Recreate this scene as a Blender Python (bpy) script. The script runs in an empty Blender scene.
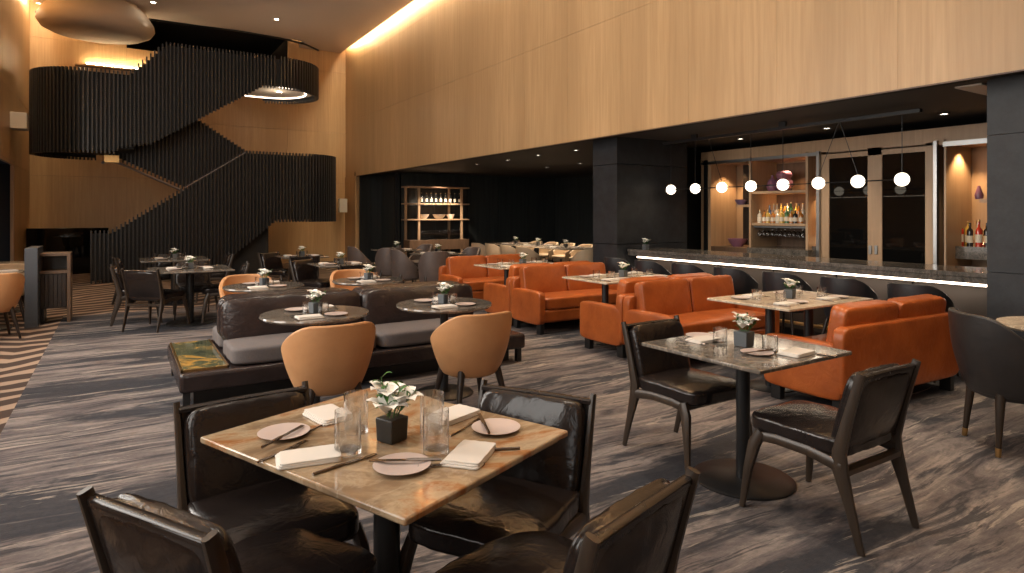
import bpy, bmesh, math, random
from mathutils import Vector, Matrix
R = math.radians
random.seed(7)
SC = bpy.context.scene
COL = SC.collection

# ------------------------------------------------------------------ camera, world, light, exposure
# Room frame: x grows towards the bar wall, y grows along the room towards the stair, z up (metres).
FPX, EYE, HOR, YAW = 630.0, 1.5, 214.0, R(32.02)
cam_data = bpy.data.cameras.new('camera')
cam = bpy.data.objects.new('camera', cam_data); COL.objects.link(cam)
cam.location = (0, 0, EYE); cam.rotation_euler = (R(90), 0, -YAW)
cam_data.sensor_width = 36; cam_data.lens = 36*FPX/1024
cam_data.shift_y = -(573/2-HOR)/1024
cam_data.clip_start = .05; cam_data.clip_end = 100
SC.camera = cam

SC.view_settings.view_transform = 'Standard'
SC.view_settings.look = 'None'
SC.view_settings.gamma = 1
SC.view_settings.use_curve_mapping = False
SC.view_settings.exposure = 0.13
SC.cycles.use_denoising = True
SC.cycles.max_bounces = 9
SC.cycles.diffuse_bounces = 4
SC.cycles.glossy_bounces = 3
SC.cycles.transmission_bounces = 8
SC.cycles.transparent_max_bounces = 16
SC.cycles.caustics_reflective = False
SC.cycles.caustics_refractive = False
SC.cycles.sample_clamp_indirect = 4

world = bpy.data.worlds.new('world'); SC.world = world
world.use_nodes = True
world.node_tree.nodes['Background'].inputs[0].default_value = (.75, .85, 1, 1)
world.node_tree.nodes['Background'].inputs[1].default_value = .6

def light(name, kind, loc, energy, color=(1, .8, .6), rot=(0, 0, 0), **kw):
    l = bpy.data.lights.new(name, kind); l.energy = energy; l.color = color
    for k, v in kw.items(): setattr(l, k, v)
    o = bpy.data.objects.new(name, l); COL.objects.link(o); o.location = loc; o.rotation_euler = rot
    return o
def aim(loc, to): return (Vector(to)-Vector(loc)).to_track_quat('-Z', 'Y').to_euler()

DAY = (1, .93, .84)
WARM = (1, .72, .42)
# daylight of the window bays in the left wall (bays y = -3 .. 13)
for (yy, e) in ((-1.6, 30), (1.6, 95), (4.8, 195), (8.0, 195)):
    light('window_light', 'AREA', (-1.88, yy, 3.2), e, DAY, (0, R(-90), 0), shape='RECTANGLE', size=4.2, size_y=1.5)
# recessed spots of the ceiling (the fittings are built with the ceiling)
SPOTS = [(.73, 17.6, 6.65, 120), (3.55, 17.4, 6.65, 120), (.7, 2.1, 6.65, 300), (3.0, 2.2, 6.65, 330), (1.6, 4.9, 6.65, 170), (1.0, 9.8, 6.65, 240),
         (2.8, 9.4, 6.65, 200), (2.6, 6.4, 6.65, 190), (4.9, 3.4, 6.65, 260), (4.9, 5.7, 6.65, 260), (4.9, 7.9, 6.65, 260), (.8, 13.2, 6.65, 130),
         (2.8, 13.2, 6.65, 110), (4.9, 11.6, 6.65, 130), (-1.0, 6.2, 6.65, 120), (-1.1, 10.0, 6.65, 160), (-.9, 14.5, 6.65, 120), (4.6, .9, 6.65, 200)]
for (x, y, z, e) in SPOTS:
    light('ceiling_spot', 'SPOT', (x, y, z-.06), e*1.25, (1, .84, .66), (0, 0, 0), spot_size=R(46), spot_blend=.7, shadow_soft_size=.05)
CEIL, SOF = 6.65, 2.67
# wall washers of the two ceiling coves
for (x, y, e, L) in ((6.09, 7.5, 480, 23), (-1.79, 16, 100, 6.5)):
    light('cove_washer', 'AREA', (x, y, CEIL+.12), e, (1, .78, .5), (0, R(-8 if x < 0 else 8), 0), shape='RECTANGLE', size=.05, size_y=L)

# ------------------------------------------------------------------ picture measurements to room points
def pt(px, py, z=0.0):
    Y = FPX*(EYE-z)/(py-HOR); X = (px-512)/FPX*Y
    c, s = math.cos(YAW), math.sin(YAW)
    return Vector((c*X+s*Y, -s*X+c*Y, z))
def on_y(px, y0):                     # x on the plane y=y0, and depth
    c, s = math.cos(YAW), math.sin(YAW); k = (px-512)/FPX
    x = y0*(s+c*k)/(c-s*k); return x, s*x+c*y0
def on_x(px, x0):                     # y on the plane x=x0, and depth
    c, s = math.cos(YAW), math.sin(YAW); k = (px-512)/FPX
    y = x0*(c-s*k)/(s+c*k); return y, s*x0+c*y
def zat(py, Y): return EYE-(py-HOR)*Y/FPX

# ------------------------------------------------------------------ materials
def mat(name, base=(.5, .5, .5), rough=.5, metal=0, spec=.5, emit=None, es=0, coat=0):
    m = bpy.data.materials.new(name); m.use_nodes = True
    b = m.node_tree.nodes['Principled BSDF']
    b.inputs['Base Color'].default_value = (*base, 1); b.inputs['Roughness'].default_value = rough
    b.inputs['Metallic'].default_value = metal; b.inputs['Specular IOR Level'].default_value = spec
    if coat: b.inputs['Coat Weight'].default_value = coat; b.inputs['Coat Roughness'].default_value = .15
    if emit: b.inputs['Emission Color'].default_value = (*emit, 1); b.inputs['Emission Strength'].default_value = es
    return m
class NT:
    def __init__(s, m): s.t = m.node_tree; s.b = s.t.nodes['Principled BSDF']
    def n(s, typ, **kw):
        o = s.t.nodes.new('ShaderNode'+typ)
        for k, v in kw.items():
            if k in ('inp',):
                for a, b in v.items(): o.inputs[a].default_value = b
            else: setattr(o, k, v)
        return o
    def l(s, a, b): s.t.links.new(a, b)
    def coord(s, scale=(1, 1, 1), rot=(0, 0, 0), kind='Object'):
        c = s.n('TexCoord'); m = s.n('Mapping'); s.l(c.outputs[kind], m.inputs[0])
        m.inputs['Scale'].default_value = scale; m.inputs['Rotation'].default_value = rot
        return m.outputs[0]
    def noise(s, vec, scale=5, detail=4, rough=.5, dist=0):
        n = s.n('TexNoise'); s.l(vec, n.inputs['Vector'])
        n.inputs['Scale'].default_value = scale; n.inputs['Detail'].default_value = detail
        n.inputs['Roughness'].default_value = rough; n.inputs['Distortion'].default_value = dist
        return n.outputs[0]
    def ramp(s, fac, stops, interp='LINEAR'):
        r = s.n('ValToRGB'); s.l(fac, r.inputs[0]); e = r.color_ramp; e.interpolation = interp
        while len(e.elements) < len(stops): e.elements.new(.5)
        for el, (p, c) in zip(e.elements, stops): el.position = p; el.color = (*c, 1) if len(c) == 3 else c
        return r.outputs[0]
    def mix(s, fac, a, b, mode='MIX'):
        m = s.n('Mix', data_type='RGBA', blend_type=mode)
        for i, v in ((0, fac), (6, a), (7, b)):
            if hasattr(v, 'is_linked'): s.l(v, m.inputs[i])
            elif i == 0: m.inputs[0].default_value = v
            else: m.inputs[i].default_value = (*v, 1)
        return m.outputs[2]
    def bump(s, h, strength=.3, dist=.01):
        b = s.n('Bump'); b.inputs['Strength'].default_value = strength; b.inputs['Distance'].default_value = dist
        s.l(h, b.inputs['Height']); s.l(b.outputs[0], s.b.inputs['Normal'])
    def base(s, c): s.l(c, s.b.inputs['Base Color'])
    def rough(s, f, a, b):
        m = s.n('MapRange'); s.l(f, m.inputs[0]); m.inputs[3].default_value = a; m.inputs[4].default_value = b
        s.l(m.outputs[0], s.b.inputs['Roughness'])

def wood(name, c1, c2, rough=.45, grain=(7, 7, .35), bump=.1):
    m = mat(name, c1, rough); t = NT(m)
    v = t.coord(grain); n = t.noise(v, 3, 6, .6, .3)
    big = t.noise(t.coord((.9, .9, .05)), 1.3, 2)
    col = t.ramp(n, [(.3, c1), (.7, c2)])
    dk = tuple(x*.82 for x in c1)
    col = t.mix(t.ramp(big, [(.4, (0, 0, 0)), (.65, (.6, .6, .6))]), col, dk)
    t.base(col); t.bump(n, bump, .003); return m
def leather(name, c, rough=.36, c2=None, scale=1.0, bump=.35):
    m = mat(name, c, rough, spec=.42); t = NT(m)
    v = t.coord((1, 1, 1))
    n = t.noise(v, 3.5*scale, 5, .6, .4);     wr = t.noise(v, 13*scale, 3, .55, .8)
    c2 = c2 or tuple(x*.6 for x in c)
    t.base(t.ramp(n, [(.3, c2), (.65, c)]))
    t.rough(n, rough+.1, rough-.06)
    a = t.n('Math', operation='MULTIPLY'); t.l(wr, a.inputs[0]); a.inputs[1].default_value = 3.0
    t.bump(a.outputs[0], bump, .006); return m
M = {}
M['oak'] = wood('light_oak', (.48, .305, .150), (.60, .40, .212), .42, (7, 7, .3))
M['oak_y'] = wood('bar_oak', (.40, .26, .155), (.52, .35, .215), .4)
M['walnut'] = wood('dark_walnut', (.016, .010, .008), (.036, .023, .016), .36, (9, 9, 1.2))
M['walnut_mid'] = wood('brown_walnut', (.10, .058, .033), (.17, .10, .06), .45, (6, 6, .8))
M['brown_leather'] = leather('brown_leather', (.016, .0115, .0105), .19, (.011, .008, .0075), 1, .22)
M['smooth_leather'] = leather('smooth_brown_leather', (.018, .013, .0115), .24, (.012, .009, .008), 1, .06)
M['sofa_brown'] = leather('aubergine_leather', (.032, .022, .021), .22, (.019, .0135, .0135), 1.2, .4)
M['orange'] = leather('orange_leather', (.385, .098, .022), .33, (.25, .055, .011), 1.0, .25)
M['tan'] = leather('tan_leather', (.54, .28, .125), .46, (.45, .22, .095), 1, .12)
M['cream_leather'] = leather('cream_leather', (.62, .46, .30), .5, (.52, .38, .24), 1, .1)
M['grey_leather'] = leather('grey_leather', (.115, .088, .080), .38, (.085, .065, .060), 1, .12)
M['navy_leather'] = leather('black_leather', (.022, .023, .027), .36, (.014, .015, .018), 1, .12)
M['charcoal'] = leather('charcoal_leather', (.028, .025, .025), .32, (.02, .018, .018), 1, .12)
M['black'] = mat('black_metal', (.012, .012, .013), .38, 0, .5)
M['black_matte'] = mat('matt_black', (.010, .010, .011), .8)
M['slat'] = mat('black_slats', (.030, .029, .029), .32)
M['slat_back'] = mat('dark_backing', (.006, .006, .006), .6)
M['steel'] = mat('brushed_steel', (.36, .36, .36), .34, 1)
M['pewter'] = mat('dark_cutlery', (.22, .18, .15), .25, 1)
M['brass'] = mat('brass', (.62, .40, .17), .3, 1)
M['plate'] = mat('blush_plate', (.52, .43, .40), .35)
M['linen'] = mat('linen', (.66, .62, .57), .9)
M['petal'] = mat('petal', (.95, .93, .88), .6)
M['leaf'] = mat('leaf', (.045, .14, .025), .5)
M['pot'] = mat('grey_pot', (.085, .095, .105), .55)
M['pot_dark'] = mat('black_pot', (.022, .021, .019), .5)
M['ceiling'] = mat('ceiling_paint', (.72, .64, .58), .9)
M['cream_paint'] = mat('cream_paint', (.66, .56, .46), .8)
M['dark_ceiling'] = mat('dark_ceiling', (.030, .027, .026), .7)
M['led'] = mat('led_strip', (1, .8, .55), .5, emit=(1, .74, .44), es=95)
M['led_bar'] = mat('led_bar', (1, .9, .8), .5, emit=(1, .80, .62), es=5.5)
M['lamp'] = mat('lamp_disc', (1, .9, .7), .5, emit=(1, .86, .66), es=40)
M['small_lamp'] = mat('small_lamp', (1, .9, .7), .5, emit=(1, .88, .7), es=9)
M['globe'] = mat('opal_globe', (1, .95, .85), .4, emit=(1, .86, .66), es=3.2)
M['white'] = mat('white_plastic', (.7, .66, .6), .6)
M['bowl_white'] = mat('bowl_white', (.75, .68, .56), .4)
M['purple'] = mat('purple_glaze', (.22, .10, .16), .3)
M['violet'] = mat('violet_glaze', (.16, .12, .22), .3)
M['black_glass'] = mat('black_glass', (.004, .004, .004), .03, spec=.3)
M['bar_front'] = mat('bronze_panel', (.10, .082, .07), .38, .5)
M['piping'] = leather('piping', (.035, .025, .022), .3)
M['blue_metal'] = mat('blue_grey_metal', (.075, .085, .10), .4, .3)
M['walnut_leg'] = wood('leg_walnut', (.024, .016, .011), (.055, .037, .025), .36, (9, 9, 1.2))

def stone(name, stops, scale=1.3, rough=.16, dist=2.2, veins=(.9, .8, .6), vein_amt=.5):
    m = mat(name, (.3, .25, .2), rough, spec=.5); t = NT(m)
    v = t.coord((1, 1.3, 1), (0, 0, .6))
    n = t.noise(v, scale, 7, .62, dist); t_col = t.ramp(n, stops)
    w = t.noise(v, scale*1.7, 8, .65, 3.2)
    vein = t.ramp(w, [(.46, (0, 0, 0)), (.495, (vein_amt,)*3), (.53, (0, 0, 0))])
    t.base(t.mix(vein, t_col, veins)); return m
M['onyx'] = stone('honey_marble', [(.32, (.11, .08, .055)), (.43, (.24, .165, .10)), (.49, (.36, .27, .17)), (.545, (.29, .12, .04)), (.60, (.38, .285, .185)), (.75, (.24, .185, .13))], 1.1, .09, .9, (.60, .50, .36), .22)
M['grey_marble'] = stone('grey_marble', [(.3, (.06, .055, .05)), (.5, (.13, .112, .095)), (.7, (.24, .20, .165))], 1.6, .10, 1.6, (.5, .42, .33), .35)
M['pale_marble'] = stone('pale_marble', [(.3, (.30, .24, .18)), (.5, (.50, .40, .30)), (.7, (.62, .52, .42))], 1.3, .15, 1.5)
M['bench_stone'] = stone('gold_green_stone', [(.36, (.02, .035, .028)), (.5, (.09, .10, .055)), (.6, (.50, .27, .06)), (.68, (.03, .04, .03))], 2.6, .06, 1.5, (.5, .4, .2), .25)
M['counter'] = stone('bar_stone', [(.35, (.055, .05, .045)), (.6, (.13, .115, .10))], 3.5, .14, 1.5, (.35, .3, .25), .4)
def speckle():
    m = mat('black_granite', (.02, .022, .026), .55); t = NT(m)
    v = t.coord((1, 1, 1)); n = t.noise(v, 7, 8, .7); f = t.noise(v, 38, 3, .6)
    c = t.ramp(n, [(.35, (.009, .010, .013)), (.7, (.022, .025, .030))])
    t.base(t.mix(t.ramp(f, [(.70, (0, 0, 0)), (.78, (.5, .5, .5))]), c, (.10, .10, .10))); t.bump(n, .3, .01); return m
M['granite'] = speckle()
def dark_panel():
    m = mat('dark_green_panel', (.018, .022, .022), .5); t = NT(m)
    n = t.noise(t.coord((6, 6, .3)), 2, 4); t.base(t.ramp(n, [(.3, (.018, .021, .021)), (.7, (.034, .038, .037))])); return m
M['dark_panel'] = dark_panel()
def fabric():
    m = mat('grey_fabric', (.14, .12, .12), .85); t = NT(m)
    n = t.noise(t.coord((1, 1, 1)), 180, 2); t.base(t.ramp(n, [(.3, (.095, .083, .084)), (.7, (.15, .132, .13))])); t.bump(n, .3, .003); return m
M['fabric'] = fabric()
def glass():
    m = bpy.data.materials.new('clear_glass'); m.use_nodes = True; t = m.node_tree
    for n in list(t.nodes):
        if n.type != 'OUTPUT_MATERIAL': t.nodes.remove(n)
    out = t.nodes[0]; tr = t.nodes.new('ShaderNodeBsdfTransparent'); gl = t.nodes.new('ShaderNodeBsdfGlass')
    tr.inputs[0].default_value = (1, 1, 1, 1); gl.inputs['Roughness'].default_value = 0; gl.inputs['IOR'].default_value = 1.42
    mx = t.nodes.new('ShaderNodeMixShader'); mx.inputs[0].default_value = .85
    t.links.new(tr.outputs[0], mx.inputs[1]); t.links.new(gl.outputs[0], mx.inputs[2])
    t.links.new(mx.outputs[0], out.inputs[0]); return m
M['glass'] = glass()
def bottle_mat(name, c): return mat(name, c, .12, spec=.7)
BOT = [bottle_mat('amber_bottle', (.35, .13, .02)), bottle_mat('clear_bottle', (.55, .50, .40)), bottle_mat('green_bottle', (.05, .14, .05)),
       bottle_mat('blue_bottle', (.12, .18, .30)), bottle_mat('gold_bottle', (.55, .36, .08)), bottle_mat('red_bottle', (.45, .04, .02)), bottle_mat('dark_bottle', (.02, .02, .018))]
M['bottle_label'] = mat('bottle_label', (.7, .64, .52), .7)

def carpet():
    m = mat('brushed_carpet', (.2, .18, .17), .95, spec=.1); t = NT(m)
    wn = t.n('TexNoise'); t.l(t.coord((1, 1, 1)), wn.inputs['Vector']); wn.inputs['Scale'].default_value = .55; wn.inputs['Detail'].default_value = 3
    wv = t.n('VectorMath', operation='MULTIPLY_ADD'); t.l(wn.outputs[1], wv.inputs[0]); wv.inputs[1].default_value = (.3, .35, 0)
    tc = t.n('TexCoord'); t.l(tc.outputs['Object'], wv.inputs[2])
    def strokes(scale, rot, sx, sy, stops, dist=.6, off=0):
        mp = t.n('Mapping'); t.l(wv.outputs[0], mp.inputs[0]); mp.inputs['Scale'].default_value = (sx, sy, 1); mp.inputs['Rotation'].default_value = (0, 0, rot); mp.inputs['Location'].default_value = (off, off*.7, 0)
        return t.ramp(t.noise(mp.outputs[0], scale, 7, .66, dist), stops)
    base = strokes(1.5, R(9), .7, 4.6, [(.32, (.060, .054, .057)), (.43, (.14, .118, .112)), (.52, (.21, .176, .158)), (.60, (.31, .255, .22)), (.72, (.16, .138, .130))], .8)
    dark = strokes(.9, R(-8), .34, 1.5, [(.50, (0, 0, 0)), (.55, (.9, .9, .9))], .7, 3)
    dark2 = strokes(2.2, R(14), .5, 4.5, [(.545, (0, 0, 0)), (.60, (.85, .85, .85))], .6, 9)
    light_ = strokes(1.6, R(7), .55, 6.0, [(.585, (0, 0, 0)), (.63, (.85, .85, .85))], .7, 5)
    c0 = t.mix(dark, t.mix(1.0, base, (.92, .97, 1.06), 'MULTIPLY'), (.040, .044, .055))
    fib = t.noise(t.coord((6, 60, 1), (0, 0, R(6))), 4, 5, .75)
    blot = t.noise(t.coord((14, 14, 1)), 2, 5, .75)
    c = t.mix(light_, c0, (.39, .345, .305)); c = t.mix(dark2, c, (.052, .052, .060))
    c = t.mix(.55, c, t.ramp(fib, [(.3, (.45, .45, .45)), (.7, (1, 1, 1))]), 'MULTIPLY')
    c = t.mix(.45, c, t.ramp(blot, [(.3, (.5, .5, .5)), (.6, (1, 1, 1))]), 'MULTIPLY')
    t.base(c)
    pile = t.noise(t.coord((1, 1, 1)), 240, 2); t.bump(pile, .5, .004)
    return m
M['carpet'] = carpet()
def striped():
    m = mat('striped_carpet', (.2, .15, .12), .95, spec=.1); t = NT(m)
    v = t.coord((1, 1, 1))
    sep = t.n('SeparateXYZ'); t.l(v, sep.inputs[0])
    pp = t.n('Math', operation='PINGPONG'); t.l(sep.outputs[0], pp.inputs[0]); pp.inputs[1].default_value = .95
    n = t.noise(v, .5, 3)
    a = t.n('Math', operation='MULTIPLY_ADD'); t.l(pp.outputs[0], a.inputs[0]); a.inputs[1].default_value = .55; t.l(sep.outputs[1], a.inputs[2])
    b = t.n('Math', operation='MULTIPLY_ADD'); t.l(n, b.inputs[0]); b.inputs[1].default_value = 1.2; t.l(a.outputs[0], b.inputs[2])
    s = t.n('Math', operation='MULTIPLY'); t.l(b.outputs[0], s.inputs[0]); s.inputs[1].default_value = 17
    sn = t.n('Math', operation='SINE'); t.l(s.outputs[0], sn.inputs[0])
    mr = t.n('MapRange'); t.l(sn.outputs[0], mr.inputs[0]); mr.inputs[1].default_value = -1; mr.inputs[2].default_value = 1
    t.base(t.ramp(mr.outputs[0], [(.58, (.060, .042, .035)), (.72, (.32, .235, .175))]))
    return m
M['striped'] = striped()

# ------------------------------------------------------------------ mesh helpers
class MB:
    def __init__(s): s.bm = bmesh.new()
    def box(s, c, size, rot=None, taper=None):
        r = bmesh.ops.create_cube(s.bm, size=1); vs = r['verts']
        for v in vs:
            if taper and v.co.z < 0: v.co.x *= taper; v.co.y *= taper
            v.co = Vector((v.co.x*size[0], v.co.y*size[1], v.co.z*size[2]))
            if rot: v.co = rot @ v.co
            v.co += Vector(c)
        return s
    def bb(s, x0, x1, y0, y1, z0, z1): return s.box(((x0+x1)/2, (y0+y1)/2, (z0+z1)/2), (abs(x1-x0), abs(y1-y0), abs(z1-z0)))
    def tube(s, pts, rads, seg=10, cap=True, sq=None):
        """swept tube through pts; sq=(a,b) makes a rounded rectangular section scaled a,b"""
        pts = [Vector(p) for p in pts]
        if not hasattr(rads, '__len__'): rads = [rads]*len(pts)
        rings = []; up = None
        for i, p in enumerate(pts):
            d = (pts[min(i+1, len(pts)-1)]-pts[max(i-1, 0)]).normalized()
            if up is None:
                up = Vector((0, 1, 0)) if abs(d.z) > .7 else Vector((0, 0, 1))
            a = up.cross(d).normalized(); b = d.cross(a).normalized(); up = b
            ring = []
            for k in range(seg):
                th = 2*math.pi*k/seg; cx, sy = math.cos(th), math.sin(th)
                if sq:
                    n = (abs(cx)**5+abs(sy)**5)**.2; cx, sy = cx/n*sq[0], sy/n*sq[1]
                ring.append(s.bm.verts.new(p+a*cx*rads[i]+b*sy*rads[i]))
            rings.append(ring)
        for r0, r1 in zip(rings, rings[1:]):
            for k in range(seg): s.bm.faces.new((r0[k], r0[(k+1) % seg], r1[(k+1) % seg], r1[k]))
        if cap:
            s.bm.faces.new(rings[0][::-1]); s.bm.faces.new(rings[-1])
        return s
    def lathe(s, prof, seg=24, c=(0, 0, 0), closed=False):
        c = Vector(c); rings = []
        for (r, z) in prof:
            if r < 1e-5: rings.append([s.bm.verts.new(c+Vector((0, 0, z)))])
            else: rings.append([s.bm.verts.new(c+Vector((r*math.cos(2*math.pi*k/seg), r*math.sin(2*math.pi*k/seg), z))) for k in range(seg)])
        prs = list(zip(rings, rings[1:]))
        if closed: prs.append((rings[-1], rings[0]))
        for a, b in prs:
            for k in range(seg):
                if len(a) == 1 and len(b) == 1: continue
                if len(a) == 1: s.bm.faces.new((a[0], b[k], b[(k+1) % seg]))
                elif len(b) == 1: s.bm.faces.new((a[k], a[(k+1) % seg], b[0]))
                else: s.bm.faces.new((a[k], a[(k+1) % seg], b[(k+1) % seg], b[k]))
        return s
    def prism(s, poly, z0, z1):
        a = [s.bm.verts.new((x, y, z0)) for x, y in poly]; b = [s.bm.verts.new((x, y, z1)) for x, y in poly]
        n = len(poly)
        s.bm.faces.new(a[::-1]); s.bm.faces.new(b)
        for k in range(n): s.bm.faces.new((a[k], a[(k+1) % n], b[(k+1) % n], b[k]))
        return s
    def cushion(s, c, size, puff=.25, p=7, n=12, rot=None, wob=0, seed=0, puffx=0, puffy=0):
        rnd = random.Random(seed); ph = [rnd.uniform(0, 6.28) for _ in range(8)]
        tmp = {}
        def vert(x, y, z):
            key = (round(x, 5), round(y, 5), round(z, 5))
            if key in tmp: return tmp[key]
            nn = (abs(x)**p+abs(y)**p+abs(z)**p)**(1/p)
            X, Y, Z = x/nn, y/nn, z/nn
            Z *= 1+puff*(1-X*X)*(1-Y*Y)-puff*.25
            X *= 1+puffx*(1-Y*Y)*(1-Z*Z); Y *= 1+puffy*(1-X*X)*(1-Z*Z)
            if wob:
                e = max(abs(X), abs(Y))**2
                Z += wob*e*(math.sin(13*X+ph[0])*math.sin(3*Y+ph[1])+math.sin(11*Y+ph[2]+X*4)*.8+.6*math.sin(23*X+19*Y+ph[3]))
                X += wob*.25*math.sin(9*Y+ph[4]); Y += wob*.25*math.sin(8*X+ph[5])
            co = Vector((X*size[0]/2, Y*size[1]/2, Z*size[2]/2))
            if rot: co = rot @ co
            tmp[key] = s.bm.verts.new(co+Vector(c)); return tmp[key]
        g = [math.sin((-1+2*i/n)*math.pi/2)*.55+(-1+2*i/n)*.45 for i in range(n+1)]
        g[0], g[-1] = -1, 1
        for ax in range(3):
            for sg in (-1, 1):
                for i in range(n):
                    for j in range(n):
                        q = []
                        for (a, b) in ((g[i], g[j]), (g[i+1], g[j]), (g[i+1], g[j+1]), (g[i], g[j+1])):
                            q.append(vert(*((sg, a, b) if ax == 0 else (a, sg, b) if ax == 1 else (a, b, sg))))
                        if (sg < 0) != (ax == 1): q.reverse()
                        try: s.bm.faces.new(q)
                        except ValueError: pass
        return s
    def grid(s, fn, nu, nv, thick=None):
        """surface fn(u,v)->Vector, u,v in 0..1; with thick fn2 for back"""
        V = [[s.bm.verts.new(fn(i/nu, j/nv)) for j in range(nv+1)] for i in range(nu+1)]
        for i in range(nu):
            for j in range(nv): s.bm.faces.new((V[i][j], V[i+1][j], V[i+1][j+1], V[i][j+1]))
        return V
    def shell(s, fo, fi, nu, nv):
        A = s.grid(fo, nu, nv); B = s.grid(fi, nu, nv)
        def strip(a, b):
            for k in range(len(a)-1): s.bm.faces.new((a[k], b[k], b[k+1], a[k+1]))
        strip(A[0], B[0]); strip(A[-1], B[-1])
        strip([r[0] for r in A], [r[0] for r in B]); strip([r[-1] for r in A], [r[-1] for r in B])
        return s
    def mesh(s, name, smooth=True):
        bmesh.ops.remove_doubles(s.bm, verts=s.bm.verts, dist=1e-5)
        bmesh.ops.recalc_face_normals(s.bm, faces=s.bm.faces)
        me = bpy.data.meshes.new(name); s.bm.to_mesh(me); s.bm.free()
        if smooth:
            for p in me.polygons: p.use_smooth = True
        return me
    def build(s, name, m, parent=None, bevel=0, loc=None, rotz=None, seg=2, subsurf=0, sharp=40):
        me = s.mesh(name); me.materials.append(M[m] if isinstance(m, str) else m)
        try: me.set_sharp_from_angle(angle=R(sharp))
        except Exception: pass
        o = bpy.data.objects.new(name, me); COL.objects.link(o)
        if parent: o.parent = parent
        if loc is not None: o.location = loc
        if rotz is not None: o.rotation_euler = (0, 0, rotz)
        if bevel:
            b = o.modifiers.new('bevel', 'BEVEL'); b.width = bevel; b.segments = seg; b.limit_method = 'ANGLE'; b.angle_limit = R(40)
        if subsurf:
            b = o.modifiers.new('sub', 'SUBSURF'); b.levels = subsurf; b.render_levels = subsurf
        return o
def tag(o, label=None, cat=None, group=None, kind=None):
    if label: o['label'] = label
    if cat: o['category'] = cat
    if group: o['group'] = group
    if kind: o['kind'] = kind
    return o
def thing(name, loc, rz, label, cat, group=None):
    o = bpy.data.objects.new(name, None); COL.objects.link(o); o.location = loc; o.rotation_euler = (0, 0, rz)
    o.empty_display_size = .1
    return tag(o, label, cat, group)
def dup(o, loc=None, rz=None, label=None, group=None, parent=None):
    c = o.copy(); COL.objects.link(c); c.parent = parent
    if loc is not None: c.location = loc
    if rz is not None: c.rotation_euler = (0, 0, rz)
    if label: c['label'] = label
    if group: c['group'] = group
    for ch in list(o.children): dup(ch, parent=c)
    return c
class Proto:
    """first use moves the built thing itself, later uses copy it"""
    def __init__(s, make): s.make = make; s.o = None
    def put(s, loc, rz, label, group=None):
        if s.o is None: s.o = s.make(); c = s.o; c.location = loc; c.rotation_euler = (0, 0, rz)
        else: c = dup(s.o, loc, rz)
        c['label'] = label
        if group: c['group'] = group
        elif 'group' in c: del c['group']
        return c
def struct(mb, name, m, label=None, **kw):
    o = mb.build(name, m, **kw); o['kind'] = 'structure'
    if label: o['label'] = label
    return o

# ================================================================== THE SETTING
XL, XB, YB, YF = -1.9, 6.2, 20.0, -4.2
struct(MB().bb(-.68, 13, YF, 11.3, -.1, 0), 'floor', 'carpet', 'brushed grey and taupe carpet of the dining floor')
b = MB().bb(XL-.4, -.68, YF, 11.3, -.1, 0); b.bb(XL-.4, 13, 11.3, 20.2, -.1, 0)
struct(b, 'floor_aisle', 'striped', 'brown and cream striped carpet of the aisle along the left side')
# ceiling with light coves along both walls
struct(MB().bb(XL+.16, XB-.16, YF, 19.2, CEIL, CEIL+.12).bb(4.75, XB-.16, 19.2, YB, CEIL, CEIL+.12), 'ceiling', 'ceiling', 'high cream plaster ceiling')
b = MB().bb(XL-.2, XB+.2, YF, YB+.1, CEIL+.42, CEIL+.5); struct(b, 'ceiling_cove_top', 'ceiling')
def cove(x0, x1, nm):
    return struct(MB().bb(x0, x1, YF, YB-.3, CEIL+.13, CEIL+.16), nm, 'led')
cove(XB-.24, XB-.17, 'trim_cove_light_right'); cove(XL+.17, XL+.24, 'trim_cove_light_left')
# bar side bulkhead of oak veneer panels
b = MB(); y = YF
rows = ((SOF, 4.395), (4.399, 6.193), (6.197, CEIL+.42))
js = [2.575-.0+1.095*k for k in range(-6, 17)]
edges = [YF]+[3.09+1.28*k for k in range(-6, 16) if YF < 3.09+1.28*k < YB-.3]+[YB]
for z0, z1 in rows:
    for y0, y1 in zip(edges, edges[1:]): b.bb(XB, XB+.03, y0+.0013, y1-.0013, z0, z1)
struct(b, 'wall_right', 'oak', 'tall oak veneer bulkhead above the bar')
struct(MB().bb(XB+.03, XB+.18, YF, YB, SOF-.0, CEIL+.42), 'wall_right_core', 'black_matte')
struct(MB().bb(XB+.005, XB+.03, YF, YB-.65, SOF-.012, SOF), 'trim_soffit_edge', 'walnut_mid')
# back wall
b = MB(); ex = [XL, -.85, .2, 1.25, 2.3, 3.35, 4.4, 5.3, XB]
for z0, z1 in ((0, 2.483), (2.487, 4.083), (4.087, 6.0), (6.004, CEIL+.42)):
    for x0, x1 in zip(ex, ex[1:]):
        if z0 > 5.9 and .1 < x0 < 4.4: continue
        b.bb(x0+.0012, x1-.0012, YB, YB+.03, z0, z1)
struct(b, 'wall_back', 'oak', 'oak panelled end wall behind the stair')
b = MB().bb(XL-.2, XB+.2, YB+.03, YB+.12, 0, 6.0); b.bb(XL-.2, .2, YB+.03, YB+.12, 6, 7.1); b.bb(4.4, XB+.2, YB+.03, YB+.12, 6, 7.1)
struct(b, 'wall_back_core', 'black_matte')
# oak return closing the bar side at the end wall
struct(MB().bb(XB-.02, XB+.18, 18.95, YB, 0, SOF), 'trim_end_pier', 'oak', 'oak pier closing the alcove at the end wall')
# dark upper void beyond the ceiling edge
b = MB().bb(.2, 4.4, YB+.1, 25, 5.95, 6.0); b.bb(.1, 4.6, 19.45, 25, 6.9, 6.95); b.bb(.15, .2, YB+.1, 25, 6, 6.9); b.bb(4.4, 4.45, YB+.1, 25, 6, 6.9); b.bb(.15, 4.4, 25, 25.05, 6, 6.9)
struct(b, 'ceiling_stair_void', 'dark_ceiling', 'black void above the stair')
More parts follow.
